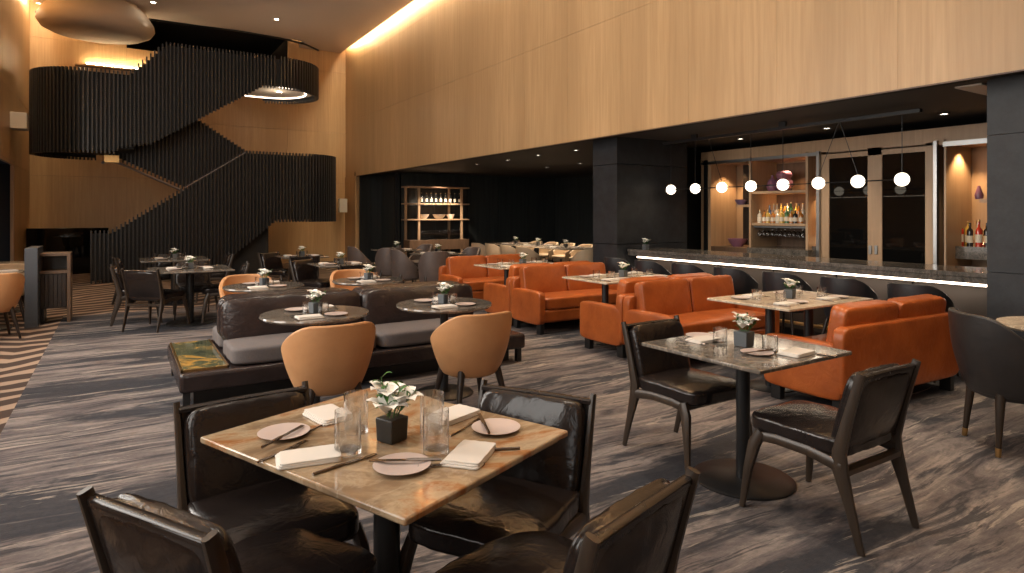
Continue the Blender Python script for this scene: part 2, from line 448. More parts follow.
# left wall: window bays, then oak with a doorway near the stair
b = MB(); b.bb(XL-.03, XL, 17.0, YB, 0, 2.56); b.bb(XL-.03, XL, 17, YB, 2.57, 4.08); b.bb(XL-.03, XL, 17, YB, 4.09, CEIL+.42)
for z0, z1 in ((2.57, 4.08), (4.09, CEIL+.42)):
    for y0, y1 in ((13, 14.3), (14.3, 15.6), (15.6, 17)): b.bb(XL-.03, XL, y0+.003, y1-.003, z0, z1)
b.bb(XL-.03, XL, 13, 14.6, 0, 2.56)
struct(b, 'wall_left', 'oak', 'oak panelled left wall beside the stair')
struct(MB().bb(XL-.3, XL-.03, 13, 14.6, 0, 7.1).bb(XL-.3, XL-.03, 17, YB+.1, 0, 7.1).bb(XL-.3, XL-.03, 14.6, 17, 2.56, 7.1).bb(XL-1.6, XL-1.5, 14.3, 17.3, 0, 2.56).bb(XL-1.6, XL-.03, 17.2, 17.3, 0, 2.6).bb(XL-1.6, XL-.03, 14.3, 14.4, 0, 2.6).bb(XL-1.6, XL-.3, 14.3, 17.3, 2.56, 2.6), 'wall_left_core', 'black_matte')
b = MB().bb(XL-.03, XL+.03, 16.88, 17.02, 0, 2.62).bb(XL-.03, XL+.03, 14.5, 14.62, 0, 2.62).bb(XL-.03, XL+.03, 14.5, 17.02, 2.54, 2.62)
struct(b, 'door_1', 'oak_y', 'doorway frame in the left wall')
b = MB().bb(XL-.15, XL, YF, 13, 0, 1.05).bb(XL-.15, XL, YF, 13, 5.35, 7.1)
last = YF
for k, yc in enumerate((-1.6, 1.6, 4.8, 8.0)):
    y0, y1 = yc-.8, yc+.8
    w = struct(MB().bb(XL-.1, XL, y0, y0+.06, 1.05, 5.35).bb(XL-.1, XL, y1-.06, y1, 1.05, 5.35).bb(XL-.1, XL, y0, y1, 1.05, 1.11).bb(XL-.1, XL, y0, y1, 5.29, 5.35), 'window_%d' % (k+1), 'black')
    MB().bb(XL-.06, XL-.05, y0+.06, y1-.06, 1.11, 5.29).build('pane', 'glass', w)
    b.bb(XL-.15, XL, last, y0, 1.05, 5.35); last = y1
b.bb(XL-.15, XL, last, 13, 1.05, 5.35)
struct(b, 'wall_left_near', 'oak')
struct(MB().bb(XL-.2, 13, YF-.1, YF, 0, 7.1), 'wall_front', 'oak')
# alcove and bar surroundings
b = MB().bb(XB+.18, 13, YF, 19, SOF+.04, SOF+.1)
struct(b, 'ceiling_low', 'dark_ceiling', 'low dark ceiling over bar and alcove')
b = MB()
for x0, x1 in ((6.3, 6.65), (6.65, 7.0)): b.bb(x0+.004, x1-.004, 18.9, 18.95, 0, SOF+.05)
b.bb(7.0, 7.04, 17.4, 18.9, 0, SOF+.05)
for k in range(5): b.bb(7.0+1.12*k+.004, 7.0+1.12*(k+1)-.004, 17.4, 17.45, 0, SOF+.05)
for k in range(8): b.bb(12.6, 12.65, 17.4-1.25*(k+1)+.004, 17.4-1.25*k-.004, 0, SOF+.05)
struct(b, 'wall_alcove', 'dark_panel', 'near black panelled walls of the dining alcove')
struct(MB().bb(6.2, 7.2, 19.0, 19.1, 0, 2.8).bb(6.9, 13, 17.5, 17.6, 0, 2.8).bb(12.7, 12.8, YF, 17.6, 0, 2.8).bb(7.06, 7.12, 17.4, 19, 0, 2.8), 'wall_alcove_core', 'black_matte')
struct(MB().bb(9.75, 9.85, YF, 8.1, 0, SOF+.05).bb(8.0, 12.7, 8.06, 8.16, 0, SOF+.05), 'wall_bar_back', 'black_matte')
# granite piers
p1y, _ = on_x(617, 6.6); p1f, _ = on_x(593, 6.6); p1x, _ = on_y(687, p1y)
b = MB()
for z0, z1 in ((0, 1.02), (1.03, 2.28), (2.29, SOF+.04)): b.bb(6.6, p1x, p1y, p1f, z0, z1)
struct(b, 'wall_pier_far', 'granite', 'black granite pier between bar and alcove')
p2y, _ = on_x(987, 6.6)
b = MB()
for z0, z1 in ((0, .98), (.985, 2.2), (2.205, SOF+.04)): b.bb(6.6, 8.2, p2y-1.6, p2y, z0, z1)
struct(b, 'wall_pier_near', 'granite', 'black granite pier at the near end of the bar')
# small ceiling slot near pier
struct(MB().bb(6.75, 7.6, p2y+.1, p2y+.32, SOF+.025, SOF+.04), 'trim_air_slot', 'white')
# stair void rim curve and fine ceiling line
pts = []
for px, py in ((36, 12), (60, 11.5), (100, 13), (150, 19), (200, 26), (240, 31), (280, 38), (305, 44), (318, 50), (322, 57)):
    q = pt(px, py, CEIL-.01); pts.append(q)
struct(MB().tube(pts, .035, 6), 'trim_void_rim', 'black', 'dark curved rim of the ceiling opening over the stair')

# ================================================================== SMALL FITTINGS
def make_downlight():
    r = thing('downlight', (0, 0, 0), 0, 'x', 'ceiling light')
    MB().lathe([(.075, 0), (.075, -.012), (.055, -.012), (.055, -.002)], 20).build('trim_ring', 'white', r)
    MB().lathe([(0, -.004), (.055, -.004)], 20).build('lens', 'lamp', r)
    return r
dl = Proto(make_downlight)
for i, (x, y, z, e) in enumerate(SPOTS):
    if i == 0: lb = 'recessed ceiling spotlight nearest the left wall, over the stair'
    elif i == 1: lb = 'recessed ceiling spotlight above the right half of the stair'
    else: lb = 'recessed spotlight in the high ceiling above the dining floor'
    dl.put((x, y, z), 0, lb, None if i < 2 else 'high ceiling spots over the tables')
def make_small_downlight():
    r = thing('small_downlight', (0, 0, 0), 0, 'x', 'ceiling light')
    MB().lathe([(.06, 0), (.06, -.01), (.045, -.01), (.045, -.002)], 16).build('trim_ring', 'black', r)
    MB().lathe([(0, -.004), (.045, -.004)], 16).build('lens', 'small_lamp', r)
    return r
sd = Proto(make_small_downlight)
zz = SOF+.04
for (px, py, lb) in ((477, 164, 'above the wine shelf end'), (508, 160, 'second from the shelf'), (538, 155, 'in front row middle'), (547, 167, 'deepest, above the long table'),
                 (576, 150, 'nearest the granite pier'), (580, 163, 'behind the one by the pier')):
    p = pt(px, py, zz); sd.put(p, 0, 'tiny recessed spotlight in alcove ceiling, '+lb)
    if px in (508, 547, 580): light('alcove_spot', 'SPOT', (p.x, p.y, p.z-.03), 240, (1, .8, .58), spot_size=R(80), spot_blend=.8, shadow_soft_size=.04)
for (px, py, lb) in ((944, 113.6, 'rightmost over the bar'), (827, 128, 'above the glass doors'), (740.5, 138.5, 'above the open cabinet')):
    p = pt(px, py, zz); sd.put(p, 0, 'tiny recessed spotlight in bar ceiling, '+lb)
    light('bar_spot', 'SPOT', (p.x, p.y, p.z-.03), 45, (1, .8, .58), spot_size=R(85), spot_blend=.8, shadow_soft_size=.04)
for (x, y, lb) in ((-1.55, 16.9, 'left'), (5.9, YB, 'right')):
    if lb == 'left': b = MB().bb(-1.9, -1.62, 16.55, 17.0, 3.28, 3.62)
    else: b = MB().bb(5.83, 6.08, 19.42, 19.6, 1.55, 1.98)
    tag(b.build('wall_sconce', 'white', bevel=.01), 'small white box fixed to the wall at the %s of the stair' % lb, 'wall box')

# ================================================================== STAIR
def path_pts(x0, x1, yf, yb, step, ends=True, rl=None):
    """plan path: back-left round to front, straight, round the right end to the back"""
    r = (yb-yf)/2; out = []
    def arc(cx, a0, a1):
        n = max(2, int(abs(a1-a0)*r/step))
        for k in range(n): a = a0+(a1-a0)*k/n; out.append((cx+r*math.cos(a), yf+r+r*math.sin(a)))
    if 'L' in ends: arc(x0+r, math.pi/2, math.pi*1.5)
    n = int((x1-r-x0-(r if 'L' in ends else 0))/step); s0 = x0+(r if 'L' in ends else 0)
    for k in range(n): out.append((s0+k*step, yf))
    if 'R' in ends: arc(x1-r, -math.pi/2, math.pi/2)
    if 'B' in ends:
        k = x1-r
        while k > x0+r: out.append((k, yb)); k -= step
    return out
def lerp(t, pts):
    if t <= pts[0][0]: return pts[0][1]
    for (a, b), (c, d) in zip(pts, pts[1:]):
        if t <= c: return b+(d-b)*(t-a)/max(c-a, 1e-6)
    return pts[-1][1]
def screen(name, path, top, bot, parent):
    b = MB(); bk = MB(); n = len(path); quads = []
    for i, (x, y) in enumerate(path):
        x2, y2 = path[(i+1) % n] if i < n-1 else (2*x-path[i-1][0], 2*y-path[i-1][1])
        a = math.atan2(y2-y, x2-x); t, d = top(x, y), bot(x, y)
        if t-d < .05: continue
        rot = Matrix.Rotation(a, 3, 'Z')
        b.box((x, y, (t+d)/2), (.030, .085, t-d), rot)
        mx, my = (x+x2)/2, (y+y2)/2; L = math.hypot(x2-x, y2-y)
        off = Vector((-math.sin(a), math.cos(a), 0))*.04
        if L < .3: bk.box((mx+off.x, my+off.y, (t+d)/2), (L+.02, .02, t-d-.12), rot)
    s = b.build(name, 'slat', parent)
    bk.build('backing', 'slat_back', s)
    return s
st = thing('staircase', (1.5, 17.2, 0), 0, 'sculptural black slatted staircase with curved landings before the oak end wall', 'staircase')
class _P: pass
def at_root(o):                          # meshes are written in room coordinates
    o.matrix_parent_inverse = st.matrix_world.inverted() if False else Matrix.Translation((-1.5, -17.2, 0)); return o
YS = 16.3
xA, _ = on_y(128, YS); xB_, _ = on_y(165, YS)
up_top = lambda x, y: lerp(x, [(xA, 4.64), (xB_, 5.40)]) if y < 17.2 else lerp(x, [(xA+.2, 4.64), (xB_+.4, 5.40)])
xN, _ = on_y(150, YS); xM, _ = on_y(262, YS)
up_bot = lambda x, y: (lerp(x, [(-.02, 2.82), (0, 2.95), (xN, 3.05), (xM, 4.60)])) if y < 17.3 else lerp(x, [(.3, 2.82), (1.1, 4.6)])
at_root(screen('upper_screen', path_pts(-1.62, 4.58, YS, 18.6, .078, 'LR'), up_top, up_bot, st))
def lo_top(x, y): return lerp(x, [(-.147, 1.14), (2.6, 3.03)])
def lo_bot(x, y): return lerp(x, [(1.75, 0), (3.28, 1.30)]) if y < 17.2 else 1.3
at_root(screen('lower_screen', path_pts(-.49, 5.0, YS, 18.2, .078, 'R'), lo_top, lo_bot, st))
at_root(screen('middle_screen', [(-.15+.083*k, 17.5) for k in range(38)], lambda x, y: lerp(x, [(-.1, 4.7), (.35, 4.76), (2.85, 3.12)]), lambda x, y: lerp(x, [(-.1, 2.80), (2.9, 1.38)]), st))
# landings, soffits, flights
def oval(x0, x1, yf, yb, n=12):
    r = (yb-yf)/2; o = []
    for k in range(n+1): a = -math.pi/2+math.pi*k/n; o.append((x1-r+r*math.cos(a), yf+r+r*math.sin(a)))
    o += [(x0, yb), (x0, yf)]; return o
def oval_l(x0, x1, yf, yb, n=12):
    r = (yb-yf)/2; o = []
    for k in range(n+1): a = math.pi/2+math.pi*k/n; o.append((x0+r+r*math.cos(a), yf+r+r*math.sin(a)))
    o += [(x1, yf), (x1, yb)]; return o
at_root(MB().prism(oval(2.6, 4.48, 16.42, 18.5), 4.72, 4.95).build('upper_landing', 'cream_paint', st))
at_root(MB().prism(oval(2.6, 4.9, 16.42, 18.1), 1.42, 1.85).build('lower_landing', 'slat_back', st))
at_root(MB().prism(oval_l(-1.5, .3, 16.42, 18.5), 2.95, 3.3).build('left_landing', 'slat_back', st))
def flight(xa, xb, z0, z1, y0, y1, name):
    b = MB(); n = 12; dx = (xb-xa)/n; dz = (z1-z0)/n
    for k in range(n):
        b.bb(xa+dx*k, xa+dx*(k+1), y0, y1, max(0, z0+dz*(k+1)-.28), z0+dz*(k+1))
    return at_root(b.build(name, 'slat_back', st))
flight(-.3, 2.7, 0, 1.8, 16.42, 17.4, 'lower_flight'); flight(2.7, .2, 1.8, 3.25, 17.6, 18.5, 'middle_flight'); flight(.2, 2.9, 3.3, 4.9, 16.42, 17.3, 'upper_flight')
# pale handrail strips
def strip(p0, p1, w=.03, m='steel', nm='handrail'):
    return at_root(MB().tube([p0, p1], w, 8).build(nm, m, st))
o = strip((-.12, 17.42, 2.76), (1.37, 17.42, 2.06), .028)
o = strip((-.30, 17.0, 2.66), (-.1, 17.4, 2.76), .03)
o = strip((1.30, 16.24, 2.10), (2.6, 16.24, 2.98), .014)
at_root(MB().bb(1.55, 3.22, 16.75, 16.8, 0, 1.45).build('under_stair_panel', 'slat_back', st))
at_root(MB().bb(-.26, .02, 16.75, 17.05, 2.66, 2.82).build('landing_light_box', 'brass', st))
# ring of light under the upper landing
b = MB()
ov = oval(2.9, 4.3, 16.6, 18.3)
b.tube([(x, y, 4.70) for x, y in ov[:-1]], .014, 6)
at_root(b.build('soffit_light', 'led_bar', st))
at_root(MB().lathe([(0, 4.708), (.06, 4.708)], 14, (3.6, 17.3, 0)).build('soffit_spot', 'lamp', st))
light('soffit_glow', 'POINT', (3.5, 17.2, 4.45), 7, (1, .85, .65), shadow_soft_size=.2)
# upper cream curved landing seen in the void at the left
b = MB()
prof = [(.70, 6.64), (.86, 6.45), (.98, 6.2), (1.0, 6.08), (.93, 5.95), (.78, 5.86), (0, 5.82)]
b.lathe(prof, 56)
for v in b.bm.verts: v.co.x = v.co.x*1.22-.42; v.co.y = v.co.y*1.1+18.35
up = b.build('curved_soffit', 'cream_paint', sharp=70)
tag(up, 'oval cream plaster soffit hanging at the ceiling edge above the left stair landing', 'ceiling soffit')
b = MB().bb(-.7, .75, YB-.12, YB-.09, 5.44, 5.46); b.build('trim_back_cove_light', 'led')['kind'] = 'structure'
struct(MB().bb(-.95, .9, YB-.13, YB, 5.38, 5.42), 'trim_back_cove_ledge', 'oak')
struct(MB().bb(-1.88, -.2, 19.1, 19.45, 0, 1.15), 'wall_low', 'black_glass', 'low black wall left of the stair', bevel=.01)

# ================================================================== BAR
CX = 6.8; CZ = .95
y0, y1 = p2y+.0, p1y
ct = struct if False else None
bar = thing('bar_counter', (7.2, (y0+y1)/2, 0), 0, 'long dark stone bar counter with glowing strip under its front edge', 'bar counter')
def lb(x0, x1, a, b_, z0, z1, name, m, **kw):
    c = bar.location; return MB().bb(x0-c.x, x1-c.x, a-c.y, b_-c.y, z0, z1).build(name, m, bar, **kw)
lb(CX, 7.55, y0+.01, y1-.01, CZ-.045, CZ, 'countertop', 'counter', bevel=.005)
lb(CX+.02, CX+.10, y0+.01, y1-.01, CZ-.10, CZ-.045, 'nosing', 'counter')
lb(CX+.03, CX+.05, y0+.01, y1-.2, CZ-.128, CZ-.106, 'light_strip', 'led_bar')
b = MB(); c = bar.location; n = 6
for k in range(n):
    a = y0+(y1-y0)*k/n; e = y0+(y1-y0)*(k+1)/n
    b.bb(7.02-c.x, 7.08-c.x, a+.01-c.y, e-.01-c.y, .1, CZ-.05)
b.build('front_panel', 'bar_front', bar)
lb(7.05, 7.5, y0+.01, y1-.01, 0, .1, 'plinth', 'black')
light('bar_strip', 'AREA', (6.93, (y0+y1)/2, CZ-.13), 7, (1, .8, .6), (0, R(20), 0), shape='RECTANGLE', size=.05, size_y=4.6)
# foot rail
b = MB().tube([(6.85-c.x, y0+.2-c.y, .2), (6.85-c.x, y1-.2-c.y, .2)], .02, 8)
for k in range(4):
    yy = y0+.5+(y1-y0-1)*k/3-c.y; b.tube([(6.85-c.x, yy, .2), (7.03-c.x, yy, .2)], .012, 6)
b.build('foot_rail', 'brass', bar)

# back bar cabinet (oak) : one thing with frame, niches, glazed doors, shelves
XC = 8.9
def cy(px, x=XC): return on_x(px, x)[0]
def cz(px, py, x=XC): return zat(py, on_x(px, x)[1])
cab = thing('back_bar_cabinet', (XC, 4, 0), 0, 'full height oak back bar with open niches and black glass doors', 'cabinet')
def cb(x0, x1, a, b_, z0, z1, name, m, par=None, **kw):
    o = MB().bb(x0-XC, x1-XC, min(a, b_)-4, max(a, b_)-4, z0, z1).build(name, m, par or cab, **kw); return o
ztop = cz(860, 136)
zn = cz(805, 158)     # niche top
yA, yE = cy(701), cy(1010)
cb(XC, 9.7, yA, yE, ztop-.22, ztop+.0, 'header', 'oak_y')
cb(XC-.02, XC+.0, yA, cy(818), zn+.02, zn+.07, 'track', 'steel')
cb(XC-.03, XC+.0, cy(944), yE, zn-.0, zn+.06, 'track', 'steel')
cb(9.62, 9.7, yA, yE, 0, ztop, 'back_panel', 'oak_y')
cb(9.66, 9.75, YF+.2, 8, 0, SOF, 'rear_board', 'black_matte') if False else None
for (a, e) in ((701, 710.5), (821, 829), (867.5, 882), (925, 934)):
    d = (XC, XC+.04) if a in (867.5,) else (XC, 9.6) if a == 701 else (XC, XC+.6)
    cb(d[0], d[1], cy(a), cy(e), 0, zn+.07 if a != 701 else ztop-.2, 'stile', 'oak_y', bevel=.004)
cb(XC, XC+.04, cy(829), cy(925), zn-.04, ztop-.2, 'door_rail', 'oak_y')
for (a, e) in ((829, 867.5), (882, 925)):
    dr = cb(XC+.015, XC+.03, cy(a), cy(e), .5, zn-.03, 'glass_door', 'black_glass')
    hpx = 864 if a == 829 else 884
MB().tube([(0, 0, 0), (0, 0, .0)], .01) if False else None
for px in (870.5, 876.5):
    hy = cy(px); z = cz(px, 247)
    MB().bb(-.02, 0, hy-4-.02, hy-4+.02, z-.10, z+.02).build('door_pull', 'steel', cab, bevel=.005)
for (a, e) in ((818, 821), (935, 938.5)):
    cb(XC-.05, XC+.02, cy(a), cy(e), .5, zn+.08, 'metal_post', 'steel')
cb(XC-.02, XC+.03, cy(704.5), cy(708), .5, zn+.1, 'dark_post', 'black')
cb(XC, 9.6, cy(749), cy(751), .5, zn+.1, 'divider', 'oak_y'); cb(XC, 9.6, cy(805.6), cy(808), .5, zn+.1, 'divider', 'oak_y')
cb(XC, 9.6, cy(944), cy(946), .5, zn+.1, 'divider', 'oak_y')
zs1, zs2 = cz(780, 190.6), cz(780, 223.3)
cb(XC+.02, 9.6, cy(751), cy(805.6), zs1-.04, zs1, 'upper_shelf', 'oak_y')
cb(XC+.02, 9.6, cy(751), cy(805.6), zs2-.04, zs2, 'bottle_shelf', 'oak_y')
zs3 = cz(740, 204.5); cb(XC+.1, 9.6, cy(732), cy(749), zs3-.04, zs3, 'side_shelf', 'oak_y')
zcb = cz(780, 248, XC)
cb(XC-.25, 9.6, cy(757), cy(818), .86, zcb, 'work_top', 'counter')
cb(XC-.24, 9.6, cy(757), cy(818), 0, .86, 'base_unit', 'black')
cb(XC-.0, 9.6, cy(711), cy(749), .0, zcb-.03, 'drawer_unit', 'walnut_mid')
# inner stuff right niche
zs4 = cz(965, 247.5); cb(XC+.25, 9.6, cy(946), cy(1000), zs4-.16, zs4, 'side_counter', 'counter')
cb(XC+.15, 9.6, cy(946), cy(1000), zs4-.36, zs4-.3, 'lower_shelf', 'oak_y')
zs5 = cz(975, 198.5); cb(XC+.2, 9.6, cy(972), cy(1000), zs5-.05, zs5, 'small_shelf', 'oak_y')
zs6 = cz(812, 246.5)
cb(XC+.1, 9.6, cy(808), cy(818), zs6-.13, zs6, 'niche_counter', 'counter')
# hanging stemware rail
cb(9.58, 9.62, cy(758, 9.6), cy(806), zcb, zn, 'recess_back', 'walnut_mid')
cb(9.3, 9.6, cy(743, 9.3), cy(749, 9.3), zcb, zn, 'recess_side', 'walnut')
yr0, yr1 = cy(752), cy(804)
b = MB()
for k in range(3): b.bb(.04+.14*k, .07+.14*k, yr1-4, yr0-4, zs2-.075, zs2-.05)
b.build('stemware_rail', 'steel', cab)
# niche lights
for (px, z, e) in ((722, zn, 9), (778, zs1-.06, 5), (778, zn, 5), (955, zn, 9), (812, zs1, 3), (745, zcb+.5, 2)):
    yy = cy(px); light('niche_light', 'SPOT', (XC+.35, yy, z-.02), e*5, (1, .66, .34), spot_size=R(110), spot_blend=.6, shadow_soft_size=.03)
for (px, z, e) in ((960, zs4+.04, 2.0), (812, zs6+.05, 1.2), (763, zs2+.03, .8), (800, zs2+.03, .8)):
    light('niche_glow', 'POINT', (9.45, cy(px), z), e*2.2, (1, .6, .3), shadow_soft_size=.03)
# wine glasses hanging
def make_stemware():
    r = thing('wine_glass', (0, 0, 0), 0, 'x', 'wine glass')
    MB().lathe([(.0, 0), (.032, -.002), (.005, -.008), (.004, -.075), (.03, -.10), (.036, -.13), (.03, -.165), (.028, -.165), (.034, -.13), (.028, -.102), (0, -.08)], 12).build('bowl', 'glass', r)
    return r
sg = Proto(make_stemware)
for i in range(12):
    for j in range(2):
        yy = yr0+(yr1-yr0)*(i+.5)/12
        sg.put((XC+.14+.14*j, yy, zs2-.05), 0, 'wine glass hanging upside down below the bottle shelf of the back bar', 'hanging wine glasses at the back bar')
def make_bottle(h, r, mt, neck=.35):
    def f():
        root = thing('bottle', (0, 0, 0), 0, 'x', 'bottle')
        MB().lathe([(0, 0), (r, 0), (r, h*(1-neck)-.02), (r*.85, h*(1-neck)), (r*.33, h*(1-neck)+h*.09), (r*.3, h*.95), (0, h*.95)], 14).build('body', mt, root)
        MB().lathe([(r*1.01, h*.15), (r*1.012, h*.45)], 14).build('paper_label', 'bottle_label', root)
        MB().lathe([(r*.36, h*.94), (r*.36, h), (0, h)], 10).build('cap', 'brass' if h > .3 else 'black', root)
        return root
    return Proto(f)
kinds = [make_bottle(.30+.02*(i % 3), .036+.003*(i % 2), BOT[i], .36 if i % 2 else .3) for i in range(7)]
bn = ['amber', 'clear', 'green', 'blue', 'golden', 'red', 'dark']
rnd = random.Random(3)
ORD0 = ['first', 'second', 'third', 'fourth', 'fifth', 'sixth', 'seventh', 'eighth', 'ninth', 'tenth', 'eleventh', 'twelfth', 'thirteenth']
seq = [3, 1, 1, 4, 0, 1, 2, 4, 0, 1, 6, 4, 1]
for i, k in enumerate(seq):
    yy = yr0+(yr1-yr0)*(.10+.86*i/12)
    kinds[k].put((XC+.32+.06*rnd.random(), yy, zs2), 0, '%s liquor bottle in back row of lit bar shelf, %s from left' % (bn[k], ORD0[i]), 'back row of liquor bottles on the bar shelf')
seq2 = [1, 0, 4, 0, 1, 4, 2, 0, 6, 0]
for i, k in enumerate(seq2):
    yy = yr0+(yr1-yr0)*(.05+.88*i/10)
    o = kinds[k].put((XC+.12+.04*rnd.random(), yy, zs2), 0, 'short %s liquor bottle in front row of lit bar shelf, %s from left' % (bn[k], ORD0[i]), 'front row of liquor bottles on the bar shelf')
    o.scale = (1, 1, .68)
for i, (px, k) in enumerate(((960.5, 5), (965, 4), (970, 6), (975, 1), (979, 5), (984, 6))):
    kinds[k].put((XC+.45+.08*(i % 2), cy(px, 9.35), zs4), 0, '%s bottle in the right bar niche, number %s from its left side' % (bn[k], ['one', 'two', 'three', 'four', 'five', 'six'][i]))
for i, (px, k) in enumerate(((811, 5), (814.5, 6), (817, 5))):
    o = kinds[k].put((9.25+.0*i, cy(px, 9.25), zs6), 0, '%s bottle in the narrow bar niche, %s' % (bn[k], ['left one', 'middle one', 'right one'][i])); o.scale = (.9, .9, .8)
def vessel(name, prof, m, loc, label, cat, seg=20):
    o = MB().lathe(prof, seg).build(name, m, loc=loc, sharp=60); return tag(o, label, cat)
bowl_p = lambda r, h: [(0, 0), (r*.5, 0), (r*.55, h*.12), (r*.8, h*.5), (r, h), (r*.94, h), (r*.7, h*.45), (0, h*.18)]
vessel('bowl', bowl_p(.17, .14), 'purple', (XC+.3, cy(737.5, 9.2), zcb-.03), 'purple bowl on the left counter of the back bar', 'bowl')
vessel('bowl', bowl_p(.11, .09), 'violet', (XC+.35, cy(741, 9.25), zs3), 'small blue violet bowl on the side shelf of the back bar', 'bowl')
jar = [(0, 0), (.09, 0), (.14, .08), (.13, .17), (.10, .2), (.10, .22), (.13, .26), (.11, .31), (.08, .33), (0, .33)]
vessel('vase', jar, 'purple', (XC+.35, cy(784, 9.25), zs1), 'large glazed purple vase on the upper shelf of the back bar', 'vase')
vessel('vase', [(0, 0), (.06, 0), (.10, .08), (.07, .18), (.02, .22), (.02, .27), (0, .27)], 'purple', (XC+.3, cy(772.5, 9.2), zs1), 'small bottle necked purple vase on the upper shelf of the back bar', 'vase')
vessel('vase', [(0, 0), (.04, 0), (.05, .05), (.03, .11), (.015, .17), (0, .17)], 'purple', (XC+.4, cy(979, 9.3), zs5), 'slim purple vase on the small shelf in the right bar niche', 'vase')
# pendant
gp = [(671, 190), (695.5, 189), (722, 187), (751, 186), (783, 184), (818, 182.5), (858, 181), (902, 179)]
PX_ = 7.43
pend = thing('pendant_light', (PX_, 5.4, 1.886), 0, 'linear black pendant with eight glowing opal globes above the bar counter', 'pendant light')
ya, yb_ = on_x(671, PX_)[0], on_x(902, PX_)[0]
MB().tube([(0, ya-5.4, 0), (0, yb_-5.4, 0)], .008, 6).build('rod', 'black', pend)
MB().bb(-.03, .03, on_x(921, PX_)[0]-5.4, on_x(664, PX_)[0]-5.4, SOF-.06-1.886, SOF-.02-1.886).build('ceiling_track', 'black', pend)
for yy in (-.25, 1.25): MB().bb(-.02, .02, yy-.05, yy+.05, SOF-.03-1.886, SOF+.04-1.886).build('bracket', 'black', pend)
for i in range(8):
    yy = ya+(yb_-ya)*i/7-5.4
    g = MB(); bmesh.ops.create_uvsphere(g.bm, u_segments=24, v_segments=14, radius=.076)
    for v in g.bm.verts: v.co.y += yy
    g.build('globe', 'globe', pend)
    MB().lathe([(.0758, -.003), (.079, 0), (.0758, .003)], 24, (0, yy, 0)).build('globe_band', 'black', pend)
top = SOF-.04-1.886
vm = ya+(yb_-ya)*5.55/7-5.4
def cord(i, yt): MB().tube([(0, ya+(yb_-ya)*i/7-5.4, .08), (0, yt, top)], .004, 5).build('cord', 'black', pend)
for i in (0, 1, 3, 4, 7): cord(i, ya+(yb_-ya)*i/7-5.4)
cord(5, vm); cord(6, vm); cord(2, ya+(yb_-ya)*1.5/7-5.4)
light('pendant_glow', 'AREA', (PX_, 5.4, 1.78), 14, (1, .82, .6), (0, 0, 0), shape='RECTANGLE', size=.15, size_y=3.4)

# ================================================================== FURNITURE MAKERS
def make_dining_chair():
    r = thing('dining_chair', (0, 0, 0), 0, 'x', 'chair')
    # faces +y. Front feet wide apart, rear posts run up into the back
    for s in (-1, 1):
        MB().tube([(s*.285, .285, 0), (s*.268, .262, .2), (s*.25, .238, .33), (s*.238, .205, .40)], [.012, .019, .026, .022], 12, sq=(.8, 1.15)).build('leg', 'walnut_leg', r)
        MB().tube([(s*.235, -.30, 0), (s*.235, -.245, .2), (s*.235, -.205, .34), (s*.236, -.20, .42), (s*.238, -.235, .56), (s*.240, -.29, .76), (s*.241, -.302, .80)], [.012, .018, .026, .024, .018, .015, .014], 12, sq=(.7, 1.3)).build('leg', 'walnut_leg', r)
        MB().tube([(s*.236, .235, .372), (s*.234, .12, .385), (s*.233, -.05, .383), (s*.234, -.215, .36)], [.02, .022, .022, .026], 12, sq=(.75, 1.1)).build('side_rail', 'walnut_leg', r)
    MB().tube([(-.235, -.215, .335), (.235, -.215, .335)], .021, 10, sq=(1.1, .8)).build('rear_rail', 'walnut_leg', r)
    MB().tube([(-.235, .21, .375), (.235, .21, .375)], .02, 10, sq=(1.1, .8)).build('front_rail', 'walnut_leg', r)
    MB().cushion((0, .042, .434), (.478, .525, .10), .45, 7, 20, wob=.035, seed=2).build('seat', 'brown_leather', r, sharp=80)
    tilt = Matrix.Rotation(R(15), 3, 'X')
    MB().cushion((0, -.217, .60), (.448, .085, .37), 0, 7, 20, rot=tilt, wob=.02, seed=5, puffy=.45).build('backrest', 'brown_leather', r, sharp=80)
    MB().box((0, -.252, .60), (.458, .010, .375), tilt).build('back_panel', 'smooth_leather', r, bevel=.004)
    MB().tube([(-.238, -.286, .772), (0, -.288, .775), (.238, -.286, .772)], .015, 12, sq=(1.1, .8)).build('top_rail', 'smooth_leather', r)
    for s in (-1, 1):
        MB().tube([(s*.215, .24, .425), (s*.224, .2, .43), (s*.226, -.16, .43)], .005, 6).build('piping', 'piping', r)
    return r
dch = Proto(make_dining_chair)

